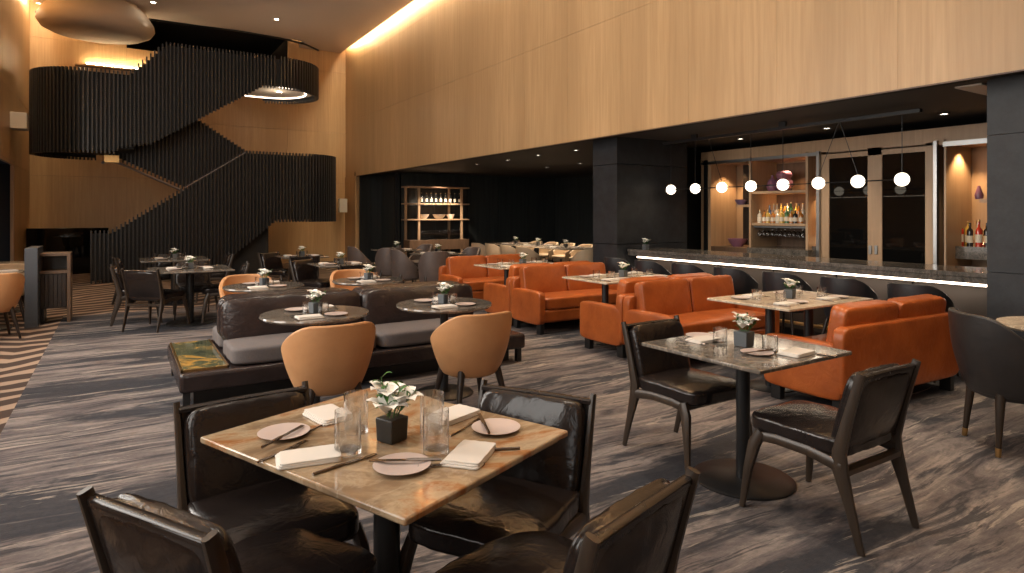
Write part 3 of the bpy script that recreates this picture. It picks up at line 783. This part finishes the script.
def tub_shell(r, wt, wb, ztop, zarm, zbot, am=125, thick=.045, flare=.06, power=1.6, dep=1.0, name='shell', m='tan'):
    A = R(am)
    def rim(u):
        a = min(1, max(0, (abs(u*2-1)-.30)/.80)); return ztop-(ztop-zarm)*(a*a*(3-2*a))*1.1 - .02*abs(u*2-1)**2
    def fo(off):
        def f(u, v):
            th = (u*2-1)*A; zt = rim(u)-(.0 if off == 0 else .004); zb = zbot
            z = zb+(zt-zb)*v
            k = (z-zbot)/(ztop-zbot)
            rad = wb+(wt-wb)*(1-(1-min(1, max(0, k)))**2.2)-off
            return Vector((rad*math.sin(th), -rad*dep*math.cos(th), z))
        return f
    return MB().shell(fo(0), fo(thick), 36, 10).build(name, m, r, sharp=80, bevel=.012, seg=3)
def make_tub(m, legm, tip=None, name='tub_chair', ztop=.80, zarm=.60, w=.315, seat_z=.45, leg_top=.40, spl=1.02, zbot=.36, power=1.9, am=112, wb=.235):
    def f():
        r = thing(name, (0, 0, 0), 0, 'x', 'chair')
        tub_shell(r, w, wb, ztop, zarm, zbot, am, .045, m=m, power=power, name='backrest')
        MB().lathe([(0, zbot-.03), (wb*.80, zbot-.028), (wb*.95, zbot-.012), (wb*.995, zbot+.004), (wb*.99, zbot+.03), (wb*.99, seat_z-.03), (0, seat_z-.03)], 40).build('base_shell', m, r, sharp=80)
        MB().cushion((0, .03, seat_z), (w*1.36, w*1.36, .085), .3, 3.2, 14).build('seat', m, r, sharp=80)
        for sx in (-1, 1):
            for sy in (-1, 1):
                a = (sx*wb*.66, sy*wb*.66, leg_top); e = (sx*wb*spl, sy*wb*spl, 0)
                L = MB().tube([e, Vector(e).lerp(Vector(a), .5), a], [.013, .021, .029], 10).build('leg', legm, r)
                if tip: MB().tube([e, Vector(e).lerp(Vector(a), .14)], [.0150, .0175], 10).build('foot_cap', tip, L)
        return r
    return Proto(f)
tan_ch = make_tub('tan', 'walnut', ztop=.80, zarm=.62, wb=.215, zbot=.35)
cream_ch = make_tub('cream_leather', 'walnut', ztop=.78, zarm=.60)
grey_ch = make_tub('grey_leather', 'walnut', ztop=.84, zarm=.56, zbot=.30, wb=.27, w=.30, power=1.5)
char_ch = make_tub('charcoal', 'walnut_leg', 'brass', ztop=.87, zarm=.58, zbot=.36, w=.35, wb=.25, leg_top=.38, spl=.78)
def make_stool():
    r = thing('bar_chair', (0, 0, 0), 0, 'x', 'chair')
    tub_shell(r, .27, .22, .865, .70, .44, 112, .035, m='navy_leather', name='backrest')
    MB().lathe([(0, .41), (.18, .412), (.218, .43), (.218, .46), (0, .46)], 32).build('base_shell', 'navy_leather', r, sharp=80)
    MB().cushion((0, .02, .49), (.42, .42, .08), .3, 3.2, 14).build('seat', 'navy_leather', r, sharp=80)
    for sx in (-1, 1):
        for sy in (-1, 1): MB().tube([(sx*.22, sy*.22, 0), (sx*.14, sy*.14, .44)], [.011, .018], 10).build('leg', 'walnut', r)
    return r
stool = Proto(make_stool)

def make_sofa():
    # faces +y, 1.40 wide, .70 deep
    r = thing('sofa', (0, 0, 0), 0, 'x', 'sofa')
    MB().bb(-.78, .78, -.33, .34, .14, .30).build('base', 'orange', r, bevel=.03, seg=3)
    MB().cushion((0, -.295, .40), (1.60, .11, .54), 0, 12, 12).build('back_shell', 'orange', r, sharp=80)
    for s in (-1, 1):
        MB().cushion((s*.755, .02, .325), (.10, .68, .41), .06, 10, 12).build('arm', 'orange', r, sharp=80)
        tl = Matrix.Rotation(R(9), 3, 'X')
        MB().cushion((s*.352, -.205, .61), (.695, .15, .40), 0, 9, 14, rot=tl, wob=.02, seed=3+s, puffy=.2).build('back_cushion', 'orange', r, sharp=80)
        for yy in (-.27, .27): MB().bb(s*.73-.03, s*.73+.03, yy-.045, yy+.045, 0, .15).build('leg', 'black', r, bevel=.004)
    MB().cushion((0, .07, .375), (1.40, .56, .16), .12, 9, 16, wob=.01, seed=1).build('seat_cushion', 'orange', r, sharp=80)
    return r
sofa = Proto(make_sofa)

def make_rect_table(w, d, top_m, poles, base_r=.25, name='dining_table', th=.022, pr=.038):
    def f():
        r = thing(name, (0, 0, 0), 0, 'x', 'table')
        b = MB().bb(-w/2, w/2, -d/2, d/2, .75-th, .75); b.build('tabletop', top_m, r, bevel=.006, seg=2)
        MB().bb(-w/2+.1, w/2-.1, -d/2+.1, d/2-.1, .75-th-.012, .75-th).build('underframe', 'black', r)
        for px_ in poles:
            MB().lathe([(0, .012), (pr, .012), (pr, .75-th-.01), (0, .75-th-.01)], 24, (px_, 0, 0)).build('pedestal', 'black', r)
            MB().lathe([(0, 0), (base_r, 0), (base_r, .008), (base_r-.01, .014), (0, .014)], 40, (px_, 0, 0)).build('base_plate', 'black', r)
        return r
    return Proto(f)
def make_round_table(rad, top_m):
    def f():
        r = thing('round_table', (0, 0, 0), 0, 'x', 'table')
        MB().lathe([(0, .722), (rad-.02, .722), (rad, .738), (rad-.004, .75), (0, .75)], 56).build('tabletop', top_m, r, sharp=30)
        MB().lathe([(0, .012), (.035, .012), (.035, .72), (0, .72)], 20).build('pedestal', 'black', r)
        MB().lathe([(0, 0), (.24, 0), (.24, .008), (.23, .014), (0, .014)], 36).build('base_plate', 'black', r)
        return r
    return Proto(f)

# ------------------------------------------------------------------ table ware
def make_plate():
    o = MB().lathe([(0, 0), (.045, 0), (.05, .003), (.082, .011), (.085, .014), (.08, .0145), (.05, .007), (0, .006)], 36).build('plate', 'plate', sharp=70)
    return tag(o, 'x', 'plate')
def make_napkin():
    r = thing('napkin', (0, 0, 0), 0, 'x', 'napkin')
    b = MB()
    for k in range(3): b.cushion((.003*k, -.002*k, .0035+.0055*k), (.185-.004*k, .125-.006*k, .0060), .05, 16, 8, wob=.06, seed=k)
    b.build('cloth', 'linen', r, sharp=70)
    return r
def make_knife():
    b = MB().tube([(0, -.105, .004), (0, -.02, .004), (0, .0, .004)], [.005, .0055, .004], 8)
    b.box((0, .055, .003), (.014, .11, .0022)); o = b.build('knife', 'pewter'); return tag(o, 'x', 'knife')
def make_fork():
    b = MB().tube([(0, -.10, .003), (0, -.02, .003), (0, .03, .005)], [.0045, .003, .003], 8); b.box((0, .045, .005), (.018, .03, .002))
    for k in range(4): b.box((-.0075+.005*k, .078, .006), (.002, .04, .002))
    return tag(b.build('fork', 'pewter'), 'x', 'fork')
def make_tumbler(h, rr):
    def f(): return tag(MB().lathe([(0, 0), (rr, 0), (rr, h), (rr-.002, h), (rr-.003, .014), (0, .012)], 32).build('glass_tumbler', 'glass', sharp=50), 'x', 'glass')
    return Proto(f)
def make_flower(potm, size, tall):
    def f():
        r = thing('flower_pot', (0, 0, 0), 0, 'x', 'flower pot')
        MB().box((0, 0, size/2), (size, size, size), taper=.92).build('pot', potm, r, bevel=.004)
        rn = random.Random(int(size*1000)+int(tall*100))
        fl = MB()
        def petal(c, d, L, w):
            d = Vector(d).normalized(); side = d.cross(Vector((0, 0, 1))); side = side.normalized() if side.length > .1 else Vector((1, 0, 0)); up = side.cross(d)
            vs = []
            for (a, wd, lift) in ((0, .25, 0), (.3, .8, .12), (.6, 1, .18), (.85, .7, .1), (1, .15, -.05)):
                vs.append((Vector(c)+d*L*a-side*w*wd/2+up*L*lift, Vector(c)+d*L*a+up*L*(lift-.06), Vector(c)+d*L*a+side*w*wd/2+up*L*lift))
            V = [[fl.bm.verts.new(q) for q in row] for row in vs]
            for a, b_ in zip(V, V[1:]):
                for k in range(2): fl.bm.faces.new((a[k], a[k+1], b_[k+1], b_[k]))
        for (fx, fy, fz) in ((-.035, -.012, .045), (.012, -.03, .065), (-.01, .02, .08)):
            for k in range(6):
                a = k*1.047+fx*30; petal((fx, fy, size+fz-.02), (math.cos(a), math.sin(a)*.9-.3, .45+.3*rn.random()), .062*tall, .05*tall)
        fl.build('blossom', 'petal', r, sharp=80)
        fl = MB(); sv = fl
        for k in range(9):
            a = k*.75+.4; hh = (.05+.075*rn.random())*tall; base = Vector((.012*math.cos(a), .012*math.sin(a), size-.01)); tip = base+Vector((math.cos(a)*.045+.02, math.sin(a)*.045, hh))
            fl.tube([base, base.lerp(tip, .5)+Vector((0, 0, .01)), tip], .0016, 5)
            for q in range(5):
                p_ = base.lerp(tip, .35+.16*q); ang = q*2.4+k
                petal(p_, (math.cos(ang), math.sin(ang), .5), .032*tall, .014*tall)
        fl.build('foliage', 'leaf', r, sharp=80)
        return r
    return Proto(f)
plate, napkin, knife, fork = Proto(make_plate), Proto(make_napkin), Proto(make_knife), Proto(make_fork)
tall_gl, low_gl = make_tumbler(.135, .041), make_tumbler(.088, .040)
pot_near, pot_grey, pot_small = make_flower('pot_dark', .078, 1.25), make_flower('pot', .085, 1.0), make_flower('pot', .08, .9)
TZ = .7505

# ------------------------------------------------------------------ near table and its chairs
t1 = make_rect_table(.784, .974, 'onyx', [0], .27, pr=.045)
t1.put((.779, 2.052, 0), R(22.1), 'large honey coloured marble table in the foreground, set for four')
def face(ang): return R(ang-90)      # chairs face +y, ang = direction they look in
dch.put((.455, 2.37, 0), face(-84), 'dark leather dining chair at far left of the honey marble table')
dch.put((1.185, 1.955, 0), face(212), 'dark leather dining chair right of the honey marble table, its shiny backrest towards us')
dch.put((.31, 1.87, 0), face(30), 'dark leather dining chair at lower left corner of the picture, seen from behind')
dch.put((1.02, 1.42, 0), face(106), 'dark leather dining chair at bottom middle, its back panel cut off by the picture edge')
a22 = R(22.1)
def put_px(pr, px, py, rz, label, z=TZ, group=None): q = pt(px, py, z); return pr.put((q.x, q.y, z), rz, label, group)
H = 'the honey marble foreground table'
put_px(plate, 284, 435, 0, 'round blush side plate on left end of '+H)
put_px(plate, 402, 468, 0, 'round blush side plate at near edge of '+H)
put_px(plate, 496, 430, 0, 'round blush side plate near right corner of '+H)
put_px(napkin, 308, 459, R(-10), 'folded cream napkin at near left edge of '+H)
put_px(napkin, 469, 457, R(42), 'folded cream napkin between two plates at right of '+H)
put_px(napkin, 328, 417, R(100), 'folded cream napkin at far left edge of '+H)
put_px(napkin, 452, 417, R(20), 'folded cream napkin behind the tall glasses on '+H)
put_px(knife, 345, 465, R(-75), 'dark knife right of the near left napkin on '+H)
put_px(fork, 284, 452, R(-60), 'dark fork left of the near left napkin on '+H)
put_px(knife, 283, 437, R(-48), 'dark knife laid over the left plate on '+H, TZ+.014)
put_px(knife, 406, 461, R(60), 'dark knife laid over the near plate on '+H, TZ+.014)
put_px(knife, 487, 451, R(65), 'dark knife right of the right hand napkin on '+H)
put_px(fork, 451, 466, R(65), 'dark fork at near side of the right hand napkin on '+H)
put_px(knife, 484, 424, R(-20), 'dark knife laid over the right corner plate on '+H, TZ+.014)
put_px(fork, 316, 429, R(-60), 'dark fork beside the far left napkin on '+H)
put_px(fork, 466, 428, R(-60), 'dark fork lying left of the right corner plate on '+H)
put_px(tall_gl, 348, 453, 0, 'clear tall tumbler left of the flower pot, nearer one, on '+H)
put_px(tall_gl, 356, 432, 0, 'clear tall tumbler left of the flower pot, farther one, on '+H)
put_px(tall_gl, 436, 452, 0, 'clear tall tumbler right of the flower pot, nearer one, on '+H)
put_px(tall_gl, 432, 432, 0, 'clear tall tumbler right of the flower pot, farther one, on '+H)
put_px(pot_near, 392, 440, a22, 'square black pot with white orchid blooms and green sprigs on '+H)

# ------------------------------------------------------------------ right table
t2 = make_rect_table(.80, .80, 'grey_marble', [0], .275, pr=.038)
t2.put((3.0, 2.33, 0), R(.5), 'square grey marble table right of centre, on a round black base')
dch.put((3.0, 1.83, 0), face(90), 'dark leather dining chair on near side of square grey marble table, seen from behind')
dch.put((3.02, 2.78, 0), face(-90), 'dark leather dining chair on far side of square grey marble table, facing us')
G = 'the square grey marble table'
put_px(pot_grey, 744, 346, .1, 'square grey pot of white flowers on '+G)
put_px(low_gl, 720, 343, 0, 'clear short tumbler left of the pot on '+G)
put_px(low_gl, 770, 352, 0, 'clear short tumbler right of the pot on '+G)
put_px(plate, 757, 354, 0, 'blush side plate at near side of '+G)
put_px(plate, 700, 337, 0, 'blush side plate at far left of '+G)
put_px(napkin, 796, 354, R(5), 'folded napkin at right end of '+G)
put_px(napkin, 703, 341, R(0), 'folded napkin at left end of '+G)
put_px(knife, 757, 352, R(80), 'dark knife laid over the near plate on '+G, TZ+.014)
put_px(knife, 816, 354, R(10), 'dark knife at right end of '+G)
put_px(fork, 690, 342, R(10), 'dark fork at left end of '+G)

# ------------------------------------------------------------------ generic setting for the smaller tables
def dress(cx, cy_, phrase, seats, potp, sx=.0):
    """seats: list of (dx, dy, facing angle, words)"""
    potp.put((cx+sx, cy_, TZ), R(12), 'small pot of white flowers on '+phrase)
    for (dx, dy, a, w) in seats:
        ra = R(a); f = Vector((math.cos(ra), math.sin(ra))); s = Vector((-f.y, f.x))
        c = Vector((cx+dx, cy_+dy))
        q = c+s*.10; napkin.put((q.x, q.y, TZ), ra+R(90), 'folded white napkin on %s side of %s' % (w, phrase))
        q = c-s*.10+f*.03; plate.put((q.x, q.y, TZ), 0, 'small blush plate on %s side of %s' % (w, phrase))
        q = c-s*.04+f*.15; low_gl.put((q.x, q.y, TZ), 0, 'short clear glass on %s side of %s' % (w, phrase))
        q = c+s*.20; knife.put((q.x, q.y, TZ), ra-R(90), 'dark knife on %s side of %s' % (w, phrase))

# ------------------------------------------------------------------ orange booths
bt = make_rect_table(1.22, .82, 'pale_marble', [-.28, .28], .2, pr=.04)
booth = [((5.08, 3.45), 'the nearest booth table', 'nearest'), ((5.12, 5.68), 'the middle booth table', 'middle'), ((5.1, 7.85), 'the farthest booth table', 'farthest')]
for (c, ph, w) in booth:
    bt.put((c[0], c[1], 0), R(0), 'pale marble booth table on two black pedestals, %s of the three' % w, None)
    dress(c[0], c[1], ph, [(-.3, -.24, 90, 'near left'), (.3, -.24, 90, 'near right'), (-.3, .24, -90, 'far left'), (.3, .24, -90, 'far right')], pot_small)
sofa.put((5.28, 2.9, 0), R(-3), 'orange leather sofa nearest the bar end, its back towards us')
sofa.put((5.2, 4.55, 0), R(180), 'orange leather sofa facing us behind the nearest booth table')
sofa.put((5.2, 5.25, 0), 0, 'orange leather sofa facing away, behind the sofa of the nearest booth table')
sofa.put((5.2, 6.75, 0), R(180), 'orange leather sofa facing us behind the middle booth table')
sofa.put((5.2, 7.45, 0), 0, 'orange leather sofa facing away before the farthest booth table')
sofa.put((5.2, 8.95, 0), R(180), 'orange leather sofa farthest away, facing us near the grey tub chairs')

# ------------------------------------------------------------------ brown banquette, round tables, tan chairs
bq = thing('banquette', (2.0, 6.0, 0), 0, 'long double sided brown leather banquette with grey seat and stone topped end', 'banquette')
def q_(x0, x1, a, b_, z0, z1, name, m, **kw): return MB().bb(x0-2, x1-2, a-6, b_-6, z0, z1).build(name, m, bq, **kw)
q_(.50, 3.40, 5.5, 6.6, 0, .14, 'plinth', 'black')
q_(.39, 3.50, 5.33, 6.70, .14, .29, 'base', 'sofa_brown', bevel=.03, seg=3)
q_(.42, .73, 5.42, 6.62, .288, .304, 'stone_top', 'bench_stone', bevel=.003)
q_(.405, .745, 5.40, 5.415, .288, .306, 'stone_edge', 'brass'); q_(.73, .745, 5.40, 6.64, .288, .306, 'stone_edge', 'brass'); q_(.405, .42, 5.40, 6.64, .288, .306, 'stone_edge', 'brass')
for (a, e) in ((.76, 1.97), (1.98, 3.18)):
    for (y0_, y1_) in ((5.36, 5.98), (6.12, 6.68)):
        MB().cushion(((a+e)/2-2, (y0_+y1_)/2-6, .365), (e-a, y1_-y0_, .15), .15, 9, 14, wob=.02, seed=int(a*9)).build('seat_cushion', 'fabric', bq, sharp=80)
    for (yc, sg_) in ((5.93, 1), (6.17, -1)):
        MB().cushion(((a+e)/2-2, yc-6, .575), (e-a+.01, .20, .39), 0, 7, 26, rot=Matrix.Rotation(R(-7*sg_), 3, 'X'), wob=.03, seed=int(a*7+yc), puffy=.4).build('back_cushion', 'sofa_brown', bq, sharp=80)
q_(.80, 3.15, 6.0, 6.1, .29, .70, 'back_frame', 'sofa_brown', bevel=.02)
for x in (.42, 3.44):
    for yy in (5.4, 6.62): q_(x, x+.05, yy, yy+.05, 0, .15, 'leg', 'black')
rt = make_round_table(.40, 'grey_marble')
rts = [((1.27, 4.84), 'the round table behind the left tan chair', 'near side of banquette, left one'), ((2.32, 4.78), 'the round table behind the right tan chair', 'near side of banquette, right one'),
       ((1.30, 6.98), 'the left round table beyond the banquette', 'far side of banquette, left one'), ((2.42, 6.95), 'the right round table beyond the banquette', 'far side of banquette, right one')]
for (c, ph, w) in rts:
    rt.put((c[0], c[1], 0), 0, 'round grey marble table on '+w)
    dress(c[0], c[1], ph, [(0, -.22, 90, 'near'), (0, .22, -90, 'far')], pot_small)
tan_ch.put((1.20, 4.25, 0), 0, 'tan leather tub chair seen from behind, left of the two in the middle')
tan_ch.put((2.22, 4.14, 0), 0, 'tan leather tub chair seen from behind, right of the two in the middle')
tan_ch.put((1.25, 7.58, 0), R(180), 'tan leather tub chair facing us beyond the left end of the banquette')
tan_ch.put((2.48, 7.58, 0), R(180), 'tan leather tub chair facing us beyond the right half of the banquette')

# ------------------------------------------------------------------ dark tables before the stair
sq = make_rect_table(1.0, 1.0, 'grey_marble', [0], .3, pr=.05)
sm = make_rect_table(.78, .78, 'grey_marble', [0], .25, pr=.04)
def group(c, ph, desc, proto, chairs):
    proto.put((c[0], c[1], 0), 0, desc)
    dress(c[0], c[1], ph, [(-.22, 0, 0, 'left'), (.22, 0, 180, 'right')], pot_small)
    for (x, y, a, l) in chairs: dch.put((x, y, 0), face(a), l)
group((.84, 9.7), 'the larger dark table left of centre', 'square grey marble table at left, the nearer of the two before the stair', sq,
      [(.42, 9.50, 52, 'dark dining chair seen from behind at nearer left table'), (1.30, 9.80, 172, 'dark dining chair on right side of nearer left table, cushion shining'), (.22, 10.2, 0, 'dark dining chair on left side of nearer left table'), (.95, 10.35, -88, 'dark dining chair on far side of nearer left table')])
group((.80, 12.0), 'the far left table by the slatted stair', 'square grey marble table close to the slatted stair, left', sq,
      [(.24, 12.1, 5, 'dark dining chair on left side of table closest to the stair'), (1.4, 12.1, 180, 'dark dining chair on right side of table closest to the stair'), (.8, 12.6, -90, 'dark dining chair on far side of table closest to the stair')])
group((2.85, 9.45), 'the dark table behind the banquette', 'small square dark table beyond the banquette, the nearer one', sm,
      [(2.58, 9.80, -55, 'dark dining chair with shiny cushion at far left of the nearer table beyond banquette'), (2.85, 8.95, 90, 'dark dining chair seen from behind at the nearer table beyond banquette')])
group((2.8, 11.6), 'the dark table near the oak end wall', 'small square dark table near the oak end wall', sm,
      [(2.52, 11.98, -55, 'dark dining chair with shiny cushion at far left of the table near the oak wall'), (2.66, 11.1, 90, 'dark dining chair seen from behind at the table near the oak wall')])

# ------------------------------------------------------------------ grey tub chairs under the bulkhead
for (c, ph, w) in (((4.98, 12.55), 'the far table among grey tub chairs', 'farther'), ((5.2, 11.0), 'the near table among grey tub chairs', 'nearer')):
    sm.put((c[0], c[1], 0), R(10), 'square table among the grey tub chairs, the %s one' % w)
    dress(c[0], c[1], ph, [(-.22, 0, 0, 'left'), (.22, 0, 180, 'right')], pot_small)
for (x, y, a, l) in ((4.30, 12.75, 0, 'grey tub chair farthest left by the oak pier, in side view'), (4.62, 12.0, 75, 'grey tub chair seen from behind at the farther table'),
                     (4.62, 11.15, 0, 'grey tub chair in side view at the nearer table'), (4.86, 10.42, 75, 'grey tub chair seen from behind, closest to the orange sofa'),
                     (5.55, 12.7, 190, 'grey tub chair on far side of the farther table'), (5.85, 11.1, 190, 'grey tub chair on far side of the nearer table')):
    grey_ch.put((x, y, 0), face(a), l)

# ------------------------------------------------------------------ alcove: long table with cream chairs, wine shelf
lt = make_rect_table(.95, 3.4, 'pale_marble', [0], .3, name='long_table', pr=.06)
LT = lt.put((8.55, 12.55, 0), R(0), 'long communal table in the dark alcove', None)
dress(8.55, 13.5, 'the far end of the long alcove table', [(-.25, 0, 0, 'left'), (.25, 0, 180, 'right')], pot_small)
dress(8.55, 11.4, 'the near end of the long alcove table', [(-.25, 0, 0, 'left'), (.25, 0, 180, 'right')], pot_small)
dress(8.55, 12.5, 'the middle of the long alcove table', [(-.25, 0, 0, 'left'), (.25, 0, 180, 'right')], pot_small)
for i, y in enumerate((13.9, 13.2, 12.5, 11.8)):
    cream_ch.put((7.85, y, 0), face(0), 'cream tub chair, near side of long alcove table, %s from far end' % ['first', 'second', 'third', 'fourth'][i])
    cream_ch.put((9.28, y, 0), face(180), 'cream tub chair, far side of long alcove table, %s from far end' % ['first', 'second', 'third', 'fourth'][i])
cream_ch.put((8.35, 10.45, 0), face(90), 'cream tub chair seen from behind at the near end of the long alcove table')
sb = thing('sideboard', (11.6, 12.3, 0), 0, 'low pale wood sideboard in the alcove beside the granite pier', 'sideboard')
MB().bb(-.25, .25, -.8, .8, .1, .82).build('body', 'oak_y', sb, bevel=.01); MB().bb(-.28, .28, -.83, .83, .82, .86).build('top', 'cream_paint', sb)
for s in (-1, 1): MB().bb(-.26, -.25, s*.4-.37, s*.4+.37, .14, .78).build('door', 'oak_y', sb, bevel=.004)
shx0, _ = on_y(409, 17.0); shx1, _ = on_y(463, 17.0)
sh = thing('wine_shelf', ((shx0+shx1)/2, 17.05, 0), 0, 'pale open wood wine shelf against the dark alcove wall', 'shelf')
w = (shx1-shx0)/2
z_of = lambda py: zat(py, on_y(437, 17.0)[1])
for i, (x, yy) in enumerate(((-w+.0, .2), (-w+.25, -.18), (w-.35, .2), (w-.12, -.18))): MB().bb(x-.03, x+.03, yy-.03, yy+.03, 0, z_of(187)).build('post', 'oak_y', sh)
shz = [z_of(187), z_of(203.5), z_of(219)]
for z in shz: MB().bb(-w-.12, w+.12, -.24, .25, z-.035, z).build('shelf_board', 'oak_y', sh, bevel=.003)
cbz = z_of(239.5)
MB().bb(-w-.05, w+.12, -.22, .25, .45, cbz).build('cabinet_body', 'walnut_mid', sh, bevel=.005)
MB().bb(-.005, .005, -.225, -.215, .48, cbz-.03).build('door_gap', 'black', sh)
wb = make_bottle(.31, .036, BOT[6], .4)
ORD = ['first', 'second', 'third', 'fourth', 'fifth', 'sixth', 'seventh', 'eighth', 'ninth', 'tenth', 'eleventh', 'twelfth', 'thirteenth']
for i in range(9): wb.put((sh.location.x-w+.38+.155*i, 16.98, shz[1]), 0, 'dark wine bottle on top level of wine shelf, %s from the left' % ORD[i], 'wine bottles on the wine shelf')
for i, (dx, r_) in enumerate(((-w+.45, .17), (.08, .2), (w-.42, .13))):
    vessel('bowl', bowl_p(r_, .14), 'bowl_white', (sh.location.x+dx, 17.0, shz[2]), '%s bowl on the middle level of the wine shelf' % ['left pale', 'central brightest', 'right small pale'][i], 'bowl')
def make_goblet():
    o = MB().lathe([(0, 0), (.05, 0), (.006, .01), (.006, .12), (.045, .17), (.055, .22), (.045, .28), (.042, .28), (.05, .22), (.04, .175), (0, .13)], 14).build('goblet', 'glass', sharp=70)
    return tag(o, 'x', 'wine glass')
gob = Proto(make_goblet)
for i in range(10):
    for j in range(2): gob.put((sh.location.x-w+.40+.135*i, 16.93+.14*j, cbz), 0, 'stemmed glass standing on the cabinet top of the wine shelf', 'stemmed glasses on the wine shelf')
light('shelf_light', 'SPOT', (sh.location.x, 16.0, 2.6), 420, (1, .8, .6), aim((0, 16.2, 2.6), (0, 17.1, 1.3)), spot_size=R(75), spot_blend=.7, shadow_soft_size=.05)

# ------------------------------------------------------------------ left side
hs = thing('service_station', (-.8, 10.7, 0), 0, 'dark wood service station with tall end panel and open shelf by the aisle', 'service station')
def h_(x0, x1, a, b_, z0, z1, name, m, **kw): return MB().bb(x0+.8, x1+.8, a-10.7, b_-10.7, z0, z1).build(name, m, hs, **kw)
h_(-1.04, -.90, 10.38, 11.1, 0, 1.05, 'end_panel', 'blue_metal', bevel=.004)
h_(-.90, -.56, 10.68, 11.1, .92, .96, 'top', 'walnut_mid', bevel=.003)
h_(-.90, -.56, 10.68, 11.1, .68, .72, 'open_shelf', 'walnut_mid')
h_(-.60, -.56, 10.66, 11.1, .0, .93, 'side_panel', 'walnut_mid')
h_(-.90, -.60, 11.06, 11.1, .2, .93, 'back_board', 'walnut')
b = MB()
for k in range(6): b.bb(.8-.895+.048*k, .8-.853+.048*k, -.02, .0, .22, .67)
b.build('slatted_door', 'walnut', hs)
h_(-.90, -.60, 10.70, 11.1, .20, .24, 'bottom_board', 'walnut'); h_(-.90, -.86, 10.7, 11.1, 0, .2, 'foot', 'black')
rt2 = make_round_table(.38, 'pale_marble')
rt2.put((-1.42, 10.55, 0), 0, 'pale round table at the left picture edge, left of the service station')
napkin.put((-1.22, 10.5, TZ), .4, 'folded napkin on the pale round table at the left picture edge')
tan_ch.put((-1.28, 9.72, 0), face(110), 'tan leather tub chair at the left picture edge, cut off')
cream_ch.put((-1.35, 11.35, 0), face(-90), 'cream tub chair beyond the pale round table, left of the service station')
rt2.put((-1.42, 12.3, 0), 0, 'second pale round table farther along the left aisle')

# ------------------------------------------------------------------ right edge
rt3 = make_round_table(.40, 'pale_marble')
rt3.put((5.42, 1.60, 0), 0, 'pale round table cut off by the right picture edge')
char_ch.put((4.88, 1.72, 0), face(-42), 'black leather tub chair with brass tipped legs at the right edge')
# bar stools
for i, y in enumerate((2.98, 3.66, 4.36, 5.05, 5.74, 6.44, 7.1)):
    stool.put((6.38, y, 0), face(0), 'black leather low backed seat at the bar counter, %s counted from the near pier' % ['first', 'second', 'third', 'fourth', 'fifth', 'sixth', 'seventh'][i])
# small flower pot at far end of counter
pot_small.put((6.95, 7.2, CZ), 0, 'flower pot on the far end of the bar counter')
